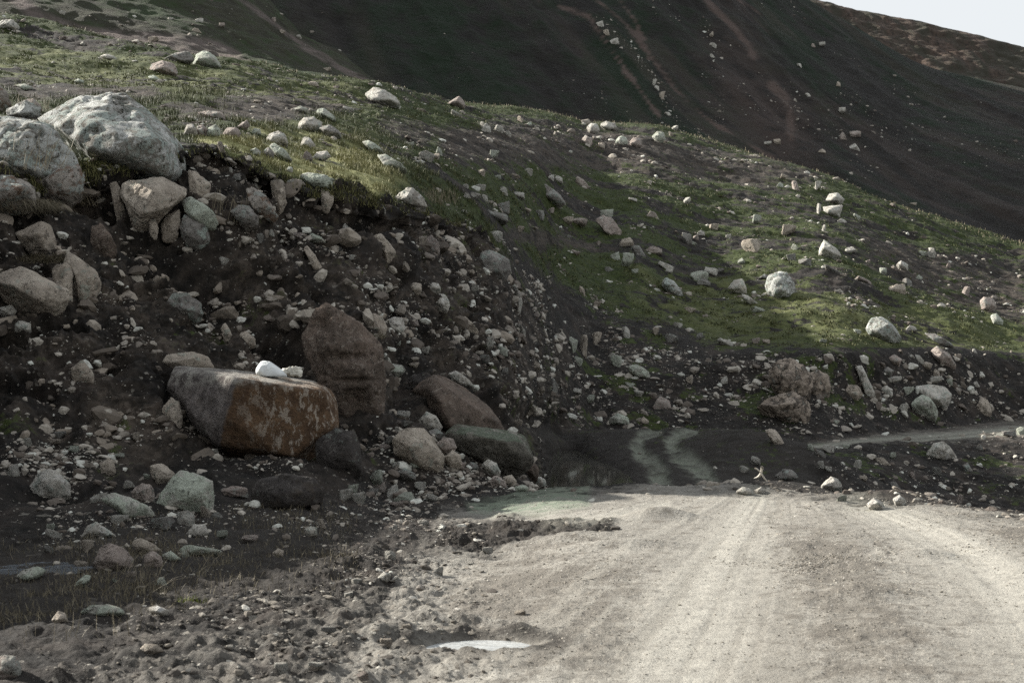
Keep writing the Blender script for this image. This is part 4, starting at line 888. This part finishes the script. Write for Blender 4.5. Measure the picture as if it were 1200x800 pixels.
LOWER = conv('760,455,110,50; 860,590,60,30; 640,50,30,44; 250,70,50,24; 60,190,40,50; 350,100,44,40; 560,130,40,24; 600,260,50,34; 560,425,70,40; 860,430,80,60; 970,400,60,50; 1040,505,50,36; 1170,520,70,30; 1010,410,60,24; 370,640,60,40; 400,560,60,50; 230,570,34,30; 250,500,60,40; 460,330,70,36; 420,240,30,16; 240,470,40,30; 280,30,50,30; 130,70,40,34; 690,230,30,30; 1080,30,50,24; 1000,110,34,24; 540,720,30,16; 620,690,44,20; 750,720,60,40; 790,610,60,36', 0, 500, 4) + \
  conv('150,560,90,60; 60,600,60,40; 80,650,70,60; 20,640,60,50; 180,590,60,40; 240,625,60,60; 300,640,100,40; 250,680,70,24; 370,600,40,40; 300,540,60,40; 430,650,60,30; 150,620,40,30; 380,765,50,30; 240,790,40,20; 200,410,50,30; 290,260,60,40; 250,500,40,30; 260,325,30,24; 310,305,40,24; 230,370,50,30; 270,300,24,20', 400, 420, 4) + conv('200,65,50,36; 80,140,40,30; 230,38,30,26; 470,150,40,24; 355,240,40,20; 640,205,30,26; 755,178,20,12; 255,415,44,20; 460,460,44,24; 210,540,46,24; 90,552,50,36; 375,570,40,30; 930,350,40,20; 815,135,30,20; 200,545,30,20; 330,285,36,20', 300, 600, 3)
EDGE = conv('300,545,26,22; 340,570,40,24; 440,540,26,20; 425,660,44,24; 480,612,30,30; 505,665,30,20; 580,600,60,24; 630,690,44,30; 800,640,30,30; 905,625,30,40; 85,600,36,30; 40,630,40,30; 210,650,70,40; 370,555,40,30; 345,615,24,26; 370,628,24,24; 620,580,24,24; 700,655,26,22; 750,560,30,20; 1080,495,50,22; 1120,480,30,36; 960,545,24,20; 880,745,24,30; 30,715,60,26; 95,712,40,24; 425,745,40,20; 640,765,40,30; 695,190,24,12; 690,80,40,18; 695,250,16,14; 585,250,40,24; 620,285,60,24; 480,295,20,36; 660,390,40,24; 680,318,44,26; 785,285,50,26; 790,255,26,26; 840,290,20,20; 880,325,16,16; 770,320,18,16; 990,345,16,12; 945,295,26,20; 855,180,20,14; 1020,310,16,14; 400,445,20,14; 80,420,80,50', 860, 360, 3.333)

LM = [(u, v, w, h, l) for (u, v, w, h, l) in PLACED if l]
def dirword(du, dv, w, h):
    if abs(du) > 2.2 * abs(dv): return 'right of' if du > 0 else 'left of'
    if abs(dv) > 2.2 * abs(du): return 'below' if dv > 0 else 'above'
    return ('below right of' if du > 0 else 'below left of') if dv > 0 else ('above right of' if du > 0 else 'above left of')
TONE = {'pale': 'pale', 'mint': 'mint-lichened', 'tan': 'tan', 'pink': 'pinkish', 'grey': 'grey'}
SHARED = {'hill': ('small weathered rock strewn over the middle grass slope', 'rocks strewn over the middle slope'),
          'grassr': ('small pale rock in the grass of the right hillside', 'rocks in the grass of the right hillside'),
          'slope': ('small stone on the dark slope above the pond', 'stones on the dark slope above the pond'),
          'mount': ('tiny pale boulder on the dark far mountainside', 'boulders on the dark mountain'),
          'lhill': ('tiny pale rock on the upper left green hill', 'rocks on the upper left hill'),
          'bank': ('small stone stuck in the earth of the cut bank', 'stones in the cut bank'),
          'lower': ('loose stone in the mud and rubble left of the road', 'loose stones left of the road'),
          'edge': ('stone in the bank between the near and far road', 'stones round the far road')}
WHERE = {'hill': 'on the middle slope', 'grassr': 'in the right hill grass', 'slope': 'above the pond', 'mount': 'on the dark mountain', 'lhill': 'on the left hill',
         'bank': 'in the cut bank', 'lower': 'in the roadside rubble', 'edge': 'by the far road'}
used = {}
allr = []
for key, lst in (('hill', HILL), ('grassr', GRASSR), ('slope', SLOPE), ('mount', MOUNT), ('lhill', LHILL), ('bank', BANK), ('lower', LOWER), ('edge', EDGE)):
    for (u, v, w, h) in lst:
        if any(abs(u - a) < .42 * (ww + w) and abs(v - b) < .42 * (hh + h) for a, b, ww, hh, _ in PLACED) and key not in ('lower',): continue
        if any(abs(u - a) < .3 * ww and abs(v - b) < .3 * hh for a, b, ww, hh, _ in PLACED): continue
        if not (-4 < u < 1204 and -2 < v < 800): continue
        allr.append((key, u, v, w, h))
allr.sort(key=lambda r: -r[3] * r[4])
allr = allr[:296]
cand = []
for n, (key, u, v, w, h) in enumerate(allr):
    mat = random.choice(['pale', 'pale', 'tan', 'pink'] if key in ('mount', 'lhill') else ['tan', 'tan', 'pink', 'grey', 'pale'] if key == 'bank' else ['mint', 'pale', 'pale', 'tan', 'grey', 'pink'])
    tilt = .45 * random.random() if key in ('slope', 'hill', 'grassr', 'bank') and w > 1.5 * h else random.uniform(-.15, .15)
    o = small_rock('rock', u, v, w * 1.08, h * 1.12, mat, tilt)
    o['category'] = 'rock'; o['group'] = SHARED[key][1]
    ds = sorted((math.hypot(u - a, v - b), a, b, ww, hh, l) for a, b, ww, hh, l in LM)[:3]
    size = 'large' if w * h > 260 else 'small' if w * h < 60 else ''
    shape = 'flat ' if w > 2.1 * h else 'upright ' if h > 1.15 * w else ''
    opts = []
    for d, a, b, ww, hh, l in ds:
        if d < 95 or key in ('mount',):
            if d < 160: opts.append(' '.join(f"{size} {shape}{TONE[mat]} rock {dirword(u - a, v - b, ww, hh)} {l}".split()))
    cand.append((o, key, opts))
from collections import Counter
cnt = Counter(x for _, _, ops in cand for x in set(ops))
for o, key, opts in cand:
    ok = [x for x in opts if cnt[x] == 1 and x not in used]
    if ok: o['label'] = ok[0]; used[ok[0]] = 1
    else: o['label'] = SHARED[key][0]

# ---------------------------------------------------------------- rubble and gravel nobody could count
def seen_area(c):
    n = np.cross(np.gradient(c, axis=1), np.gradient(c, axis=0)); v = c - np.array([0, 0, HCAM]); v = v / np.linalg.norm(v, axis=-1, keepdims=True)
    return .85 * np.abs((n * v).sum(-1)) + .04 * np.linalg.norm(n, axis=-1)

def rubble(name, mat, n, dens, lo, hi, seed, kind='stuff', pw=2.2, sub=1, flatten=.7, cap=None, src=None):
    r = np.random.default_rng(seed)
    S_ = GCO if src is None else src
    P = S_.reshape(-1, 3); W = dens.ravel().astype(float)
    a = seen_area(S_).ravel()
    d2 = np.maximum(P[:, 1], 4) ** 2
    W = W * a / d2
    idx = r.choice(len(P), n, p=W / W.sum())
    base, f = ico(sub)
    shp = []
    for k in range(10):
        Ns, Ds = rand_planes(np.random.default_rng(500 + k), 3, .4, .8)
        q = np.maximum(base @ Ns.T, 1e-4) / Ds; rr = 1 / q.max(1)
        shp.append(base * rr[:, None])
    shp = np.array(shp)
    s = lo * (hi / lo) ** (r.random(n) ** pw) * P[idx, 1]          # size in proportion to distance: lo..hi are angular
    if cap: s = np.minimum(s, cap)
    ax = r.normal(size=(n, 4)); ax /= np.linalg.norm(ax, axis=1)[:, None]
    w, x, y, z = ax.T
    Rm = np.stack([1-2*(y*y+z*z), 2*(x*y-z*w), 2*(x*z+y*w), 2*(x*y+z*w), 1-2*(x*x+z*z), 2*(y*z-x*w), 2*(x*z-y*w), 2*(y*z+x*w), 1-2*(x*x+y*y)], -1).reshape(n, 3, 3)
    v = shp[r.integers(0, 10, n)] * (s[:, None, None] * r.uniform(.38, 1.3, (n, 1, 3)))
    v = np.einsum('nij,nkj->nki', Rm, v); v[..., 2] *= flatten
    v += P[idx][:, None, :] + np.array([0, .25, -.05]) * s[:, None, None]
    nv = len(base)
    fa = (f[None] + (np.arange(n) * nv)[:, None, None]).reshape(-1, 3)
    me_ = mk_mesh(name, v.reshape(-1, 3), fa, smooth=False)
    fattr(me_, 'tone', np.repeat(r.random(n), nv))
    return tag(link(name, me_, M[mat]), kind=kind)

UU, VV = U, V
inview = ((UU > -40) & (UU < 1240) & (VV > -20) & (VV < 840)).astype(np.float32)
inview = np.maximum(inview, .4 * ((UU > -260) & (UU < 1420) & (VV > -60) & (VV < 900)))
cl = sm(fbm(GCO / np.array([2.2, 2.2, 2.2]), 3, 201), -.05, .45); cl2 = sm(fbm(GCO / .6, 2, 203), -.15, .4)
scree = np.zeros_like(GT)
for pts, w, k in [([(515,365),(560,375),(640,428),(725,478),(705,502),(625,472),(550,425)], 22, .9), ([(560,300),(720,345),(850,425),(830,492),(680,500),(600,430)], 25, .8), ([(1000,425),(1180,440),(1190,480),(1010,480)], 12, .8),
                  ([(400,300),(440,310),(520,370),(600,430),(700,480),(690,505),(600,470),(500,420),(430,370)], 14, .8),
                  ([(0,515),(110,530),(130,570),(60,560),(0,550)], 12, 3.5), ([(60,590),(300,600),(560,560),(540,620),(300,640),(60,690)], 25, 1.6),
                  ([(440,500),(560,530),(640,575),(560,580),(440,560)], 12, 2.2), ([(220,180),(260,170),(420,300),(330,330),(240,260)], 14, .9),
                  ([(480,230),(640,330),(760,440),(800,480),(660,440),(520,330)], 25, .3), ([(960,540),(1200,510),(1200,600),(1000,600)], 14, .9),
                  ([(780,410),(1100,425),(1180,480),(980,500),(800,490)], 15, .8), ([(200,130),(420,130),(470,200),(400,190),(260,175)], 14, .6),
                  ([(500,140),(700,145),(960,205),(900,230),(560,190)], 14, .3)]:
    scree = np.maximum(scree, k * softpoly(UU, VV, pts, w))
an = sm(fbm(np.stack([(GCO[..., 0] + .6 * GCO[..., 2]) / 2.5, GCO[..., 1] / 6, GCO[..., 2] / 2.5], -1), 3, 207), .0, .5)
dens1 = inview * (GT > 2.0) * (GT < 14) * (.05 + .35 * cl * cl2 + .5 * an * cl2 + scree * (.3 + cl2)) * np.where(GT < 3, 1 - np.clip(dust * 1.15, 0, 1), 1) * (1 - .4 * grass * (GT > 10)) * (1 - .85 * mud * (GT < 3.1)) * (1 - .6 * sm(UU, 930, 1000) * (GT > 3.2) * (GT < 7)) * (1 - .9 * ((T > 4) & (T < 7.3) & (mud > .4)))
dens4 = inview * (GT > 3.6) * (GT < 10) * leftb * (.12 + cl * cl2 + .5 * an * cl2)
rubble('bank_stones', 'bank_stone', 480, dens4, .0025, .0105, 16, pw=2.6, sub=2)
rubble('rubble', 'rubble', 21000, dens1 * (GT < 10.2), .0004, .0048, 11, pw=4.4, sub=2)
rubble('hill_stones', 'rubble', 13000, dens1 * (GT >= 10.2) * (.08 + cl * cl * 2), .00025, .0030, 17, pw=4.5, sub=2)
dens2 = inview * (GT < 3.1) * (np.clip(grav + trench * .8, 0, 2) * (.25 + cl2) + .9 * sm(GT, 2.9, 3.0) * sm(UU, 720, 900)) * (VV > 560) * (pr > 1.05)
rubble('gravel', 'clod', 9000, dens2, .0004, .0040, 12, pw=4.4, flatten=.55, cap=.08, sub=2)
dens3 = inview * (GT < 3.0) * dust * (.1 + cl2 * cl) * (pr > 1.1)
rubble('road_grit', 'grit', 42000, dens3 * (.2 + coarse), .00022, .0013, 13, pw=3.6, cap=.016)
mc = mt[2]; um, vm = uv(mc)
md = (um > -60) & (um < 1260) & (vm > -30) & (vm < 330)
mdn = md * (.02 + sm(fbm(mc / 22, 3, 401), .05, .5) * sm(um, 560, 800))
for pts, w, k in [([(700,22),(745,60),(775,110),(800,150)], 6, 4), ([(830,30),(845,110),(835,165)], 10, 1.5), ([(925,115),(960,150),(1000,175),(1010,200)], 14, 1.5)]:
    mdn = np.maximum(mdn, md * k * np.exp(-(pdist(um, vm, pts) / w) ** 2))
rubble('mountain_rubble', 'rubble', 1500, mdn, .0004, .0022, 14, pw=3, src=mc)
lc = bl[2]; ul, vl = uv(lc)
ldn = ((ul > -60) & (ul < 560) & (vl > -30)) * (.05 + sm(fbm(lc / 12, 3, 402), .0, .5))
rubble('hillside_rubble', 'rubble', 1200, ldn, .0004, .0022, 15, pw=3, src=lc)

# ---------------------------------------------------------------- grass
def blades(name, mat, P, n_h, seed, width=.02, lean=.35, tone=(0, 1), spread=None, kind='stuff', down=None, parent=None, tval=None):
    r = np.random.default_rng(seed); n = len(P)
    a = r.uniform(0, 2 * math.pi, n); L_ = r.uniform(0, lean, n); b = r.uniform(0, 2 * math.pi, n)
    h = n_h * r.uniform(.45, 1.2, n)
    tip = np.stack([np.cos(b) * L_ * h, np.sin(b) * L_ * h, h * np.sqrt(np.maximum(1 - L_ ** 2, .1))], -1)
    if down is not None: tip = tip + np.array(down) * h[:, None]
    side = np.stack([np.cos(a), np.sin(a), 0 * a], -1) * (width * r.uniform(.6, 1.3, n))[:, None] * .5
    mid = tip * .55 + np.stack([0 * a, 0 * a, .12 * h], -1)
    v = np.stack([P - side, P + side, P + mid + side * .7, P + mid - side * .7, P + tip], 1)
    f = np.array([[0, 1, 2], [0, 2, 3], [3, 2, 4]])
    fa = (f[None] + (np.arange(n) * 5)[:, None, None]).reshape(-1, 3)
    me_ = mk_mesh(name, v.reshape(-1, 3), fa)
    t = np.repeat(r.uniform(*tone, n) if tval is None else np.clip(tval + r.normal(size=n) * .15, 0, 1), 5)
    fattr(me_, 'tone', t)
    return tag(link(name, me_, M[mat], parent), kind=kind)

def scatter(n, dens, seed, persp=True):
    r = np.random.default_rng(seed); P = GCO.reshape(-1, 3)
    a = seen_area(GCO).ravel()
    W = (dens.ravel() * a).astype(float)
    if persp: W = W / np.maximum(P[:, 1], 4) ** 2
    i = r.choice(len(P), n, p=W / W.sum())
    return P[i] + r.normal(size=(n, 3)) * np.array([.02, .02, 0]) * (P[i, 1:2] / 20), i
LUSH_SUN = (lush_sunlit * grassy).ravel()
tuft = sm(fbm(GCO / .5, 3, 301), -.1, .5) + .15
gr = np.clip(grass * 1.3 - .25, 0, 1)
Pn, In = scatter(60000, inview * gr * tuft * (GT > 10.02) * (GCO[..., 1] < 48), 21)
blades('grass', 'grass', Pn, .0023 * Pn[:, 1] * (.35 + 1.5 * tuft.ravel()[In]), 31, width=.014, lean=.7, tval=.1 + .7 * LUSH_SUN[In])  # terrace blades toned paler to look sunlit
Pf, If = scatter(70000, inview * gr * tuft * (GT > 10.3) * (GT < 14.1) * (GCO[..., 1] >= 48), 22)
blades('hill_grass', 'grass', Pf, .0008 * Pf[:, 1] * (.4 + 1.3 * tuft.ravel()[If]), 32, width=.05, lean=.8, tval=.16 + .2 * LUSH_SUN[If])
Pr, _ = scatter(5000, inview * (GT > 13.7) * (GT < 14.1), 23)
blades('skyline_grass', 'drygrass', Pr, .0022 * Pr[:, 1], 33, width=.04, lean=.5)
Pl, _ = scatter(9000, inview * (GT > 9.7) * (GT < 10.25) * (UU < 620) * tuft, 24)
blades('lip_grass', 'grass', Pl, .16, 34, width=.012, lean=.8, down=(0, -.35, -.45))
Pd, _ = scatter(6000, inview * (GT < 3.3) * mud * (UU < 420) * tuft, 25)
blades('mud_grass', 'drygrass', Pd, .07, 35, width=.004, lean=.95, tone=(0, .35))

def tussock(label, u, v, n, h, mat, seed, rad=.15, lean=.6, tone=(0, 1), down=None, width=.009, y=None, cat='grass tuft', name='grass_tuft'):
    y = y or depth(u, v); r = np.random.default_rng(seed)
    c = np.array(world(u, v, y)); P = c + np.clip(r.normal(size=(n, 3)), -1.6, 1.6) * np.array([rad, rad * .6, .02]) - np.array([0, 0, .04])
    o = blades(name, mat, P - c, np.full(n, h), seed, width=width, lean=lean, tone=tone, kind=None, down=down)
    o.location = c; return tag(o, label, cat)
tussock('shaggy dark tussock of dead grass hanging over the left bank edge', 12, 232, 1500, .62, 'drygrass', 41, rad=.32, lean=.5, tone=(0, .22), down=(.5, -.3, -1.3), width=.008)
tussock('pale dry stalks in front of the broad cracked grey boulder', 38, 196, 60, .55, 'drygrass', 42, rad=.3, lean=.5, tone=(.6, 1), down=(.3, 0, 0), y=depth(38, 205) - .45)
tussock('dry grass on the bank top at the left frame edge behind the cracked boulder', 22, 130, 160, .4, 'drygrass', 43, rad=.5, lean=.6, tone=(.4, 1), y=None)
tussock('wispy dry stems beside the rounded grey boulder in the cut bank', 266, 258, 40, .5, 'drygrass', 44, rad=.16, lean=.6, tone=(.2, .7))
tussock('bent straw stems beside the row of round stones', 200, 668, 45, .2, 'drygrass', 45, rad=.22, lean=.9, width=.005, tone=(.0, .45), down=(.4, 0, 0))
tussock('bright yellow-green moss tuft on the roadside gravel', 228, 704, 500, .05, 'moss_tuft', 46, rad=.07, lean=.8, width=.006, cat='moss')
tussock('dry straw leaning over the mud left of the road', 150, 690, 45, .26, 'drygrass', 47, rad=.25, lean=.9, width=.005, tone=(.0, .4), down=(.4, 0, 0))
tussock('dry grass fringe hanging under the rust-spotted boulder', 88, 238, 120, .35, 'drygrass', 48, rad=.2, lean=.7, tone=(.1, .8), down=(-.3, -.2, -.5))
tussock('thin dead stems standing on the gravel by the flat mint stone', 100, 745, 30, .18, 'drygrass', 49, rad=.2, lean=.8, width=.004, tone=(.1, .5))
tussock('dry grass clump right of the terrace-end boulder', 505, 236, 160, .4, 'drygrass', 50, rad=.35, lean=.6, tone=(.1, .7))
tussock('dark grass clump overhanging the top of the outcrop pillar', 425, 392, 300, .3, 'drygrass', 51, rad=.18, lean=.7, tone=(0, .15), down=(.2, -.2, -.8), y=depth(425, 392) - .3)
tussock('dark grass hanging between the two tan blocks of the left bank', 52, 303, 500, .3, 'drygrass', 52, rad=.2, lean=.7, tone=(0, .15), down=(.3, -.2, -.7), y=depth(52, 303) - .3)

# ---------------------------------------------------------------- the unidentified smooth white lump, the bone-like flake, the crossed sticks
def lump(name, label, cat, mat, pts, sub, seed, amp, p):
    Ns, Ds, c = hull_planes(np.array(pts)); size = float(np.ptp(np.array(pts)[:, 0]))
    c_, f_ = rock_co(Ns, Ds, sub, seed, size, amp, p)
    o = link(name, mk_mesh(name, c_ + c, f_), M[mat]); return tag(o, label, cat)
yk = RY - .42; kk = yk / F
def wp(u, v, t, uc=315, vc=432): return ((u - uc) * kk, t, -(v - vc) * kk)
o = lump('white_lump', 'smooth bright white lump with a tapering right end lying on the rust boulder', 'stone', 'white_lump',
         [wp(295, 436, 0), wp(301, 427, .02), wp(306, 421, 0), wp(317, 421, 0), wp(327, 429, 0), wp(343, 441, 0), wp(339, 443, -.05), wp(320, 441, -.13), wp(304, 441, -.14), wp(305, 430, -.14), wp(315, 428, -.12), wp(303, 440, .14), wp(320, 440, .12), wp(312, 425, .1)], 5, 3, .25, 12)
o.location = world(315, 432, yk)
o = lump('bone_flake', 'small bleached bone-like flake beside the smooth white lump', 'flake', 'bone',
         [wp(332, 432, 0, 344, 436), wp(340, 430, -.04, 344, 436), wp(352, 430, 0, 344, 436), wp(356, 434, 0, 344, 436), wp(350, 439, -.05, 344, 436), wp(354, 444, -.05, 344, 436), wp(340, 440, .06, 344, 436), wp(336, 436, -.05, 344, 436)], 5, 9, 2.2, 16)
o.location = world(344, 436, yk + .05); o.scale = (1.3, 1.2, 1.2)
def stick(label, a, b, r0, r1, y, name='stick'):
    p, q = world(*a, y), world(*b, y + .15)
    d = q - p; n = 14; ring = 8; vs = []; zq = d.to_track_quat('Z', 'Y')
    for i in range(n + 1):
        t = i / n; rr = (r0 + (r1 - r0) * t) * (1 + .12 * math.sin(9 * t + 2))
        c = d * t + Vector((.02 * math.sin(4 * t), 0, .015 * math.sin(6 * t + 1)))
        for j in range(ring):
            an = 2 * math.pi * j / ring; vs.append(c + zq @ Vector((math.cos(an) * rr, math.sin(an) * rr, 0)))
    f = [[i * ring + j, i * ring + (j + 1) % ring, (i + 1) * ring + (j + 1) % ring, (i + 1) * ring + j] for i in range(n) for j in range(ring)]
    o = link(name, mk_mesh(name, np.array([v[:] for v in vs]), np.array(f)), M['stick']); o.location = p
    return tag(o, label, 'stick')
ys = depth(895, 577) + .1
stick('thin straight pale stick leaning across the bone-shaped one at the road edge', (885.0, 549.5), (900, 564), .010, .010, ys)
stick('short thick pale stick with a knob end under the thin straight stick', (893, 548.5), (885.5, 561), .020, .010, ys + .03)

# ---------------------------------------------------------------- water
def water_sheet(name, pts, z, mat):
    bm = bmesh.new(); bm.faces.new([bm.verts.new((x, y, z)) for x, y in pts]); bm.normal_update()
    if bm.faces[:][0].normal.z < 0: bmesh.ops.reverse_faces(bm, faces=bm.faces[:])
    bmesh.ops.triangulate(bm, faces=bm.faces[:])
    me_ = bpy.data.meshes.new(name); bm.to_mesh(me_); bm.free()
    return tag(link(name, me_, M[mat]), kind='structure')
pp = []
for (u, v) in [(618,600),(618,565),(640,535),(655,520),(676,511),(688,514),(694,524),(700,534),(712,543),(728,551),(744,562),(748,576),(742,600)]:
    y = (HCAM + 1.0) * F / (v - HV); pp.append(((u - CU) / F * y, y))
water_sheet('pond_water', pp, -1.0, 'pond')
r_ = np.random.default_rng(5)
def ring(cx, cy, rx, ry): return [(cx + rx * (1 + .06 * math.sin(3 * a + 1) + .05 * math.sin(7 * a)) * math.cos(a), cy + ry * (1 + .06 * math.sin(3 * a + 1) + .05 * math.sin(7 * a)) * math.sin(a)) for a in np.linspace(0, 2 * math.pi, 40, endpoint=False)]
water_sheet('puddle_water', ring(PX, PY, .36, .24), -.024, 'puddle')
water_sheet('stream_water', ring(SX, SY, .5, .5), .022, 'trickle')

# ---------------------------------------------------------------- light, sky, camera
SUN = Vector((-.84, .44, .52)).normalized()
el = math.asin(SUN.z); az = math.atan2(SUN.x, SUN.y)
sd = bpy.data.lights.new('sun', 'SUN'); sd.energy = 4.0; sd.angle = R(.6); sd.color = (1, .96, .89)
so = bpy.data.objects.new('sun', sd); COL.objects.link(so); so.rotation_euler = SUN.to_track_quat('Z', 'Y').to_euler(); so.location = (-40, 20, 60)
w = bpy.data.worlds.new('World'); scene.world = w; w.use_nodes = True
nt = w.node_tree; bg = nt.nodes['Background']
sk = nt.nodes.new('ShaderNodeTexSky'); sk.sky_type = 'NISHITA'; sk.sun_disc = False; sk.sun_elevation = el; sk.sun_rotation = az
sk.dust_density = 4.0; sk.air_density = 1.0; sk.ozone_density = 1.0; sk.altitude = 1500
hs = nt.nodes.new('ShaderNodeHueSaturation'); hs.inputs['Saturation'].default_value = .3
nt.links.new(sk.outputs[0], hs.inputs['Color']); mn = nt.nodes.new('ShaderNodeVectorMath'); mn.operation = 'MINIMUM'; mn.inputs[1].default_value = (1.72, 1.80, 1.86)
nt.links.new(hs.outputs[0], mn.inputs[0]); nt.links.new(mn.outputs[0], bg.inputs[0]); bg.inputs[1].default_value = .15

cd = bpy.data.cameras.new('camera'); cam = bpy.data.objects.new('camera', cd); COL.objects.link(cam)
cam.location = (0, 0, HCAM); cam.rotation_euler = (R(90), 0, 0)
cd.sensor_width = 36; cd.lens = 36 * F / 1200; cd.shift_x = 0; cd.shift_y = (HV - 400) / 1200
cd.clip_start = .1; cd.clip_end = 5000
cd.dof.use_dof = True; cd.dof.focus_distance = 24; cd.dof.aperture_fstop = 5.6
scene.camera = cam
vs_ = scene.view_settings; vs_.view_transform = 'Standard'; vs_.look = 'None'; vs_.exposure = 1.7; vs_.gamma = 1; vs_.use_curve_mapping = False
scene.cycles.use_denoising = False
scene.cycles.max_bounces = 5; scene.cycles.diffuse_bounces = 4; scene.cycles.glossy_bounces = 2
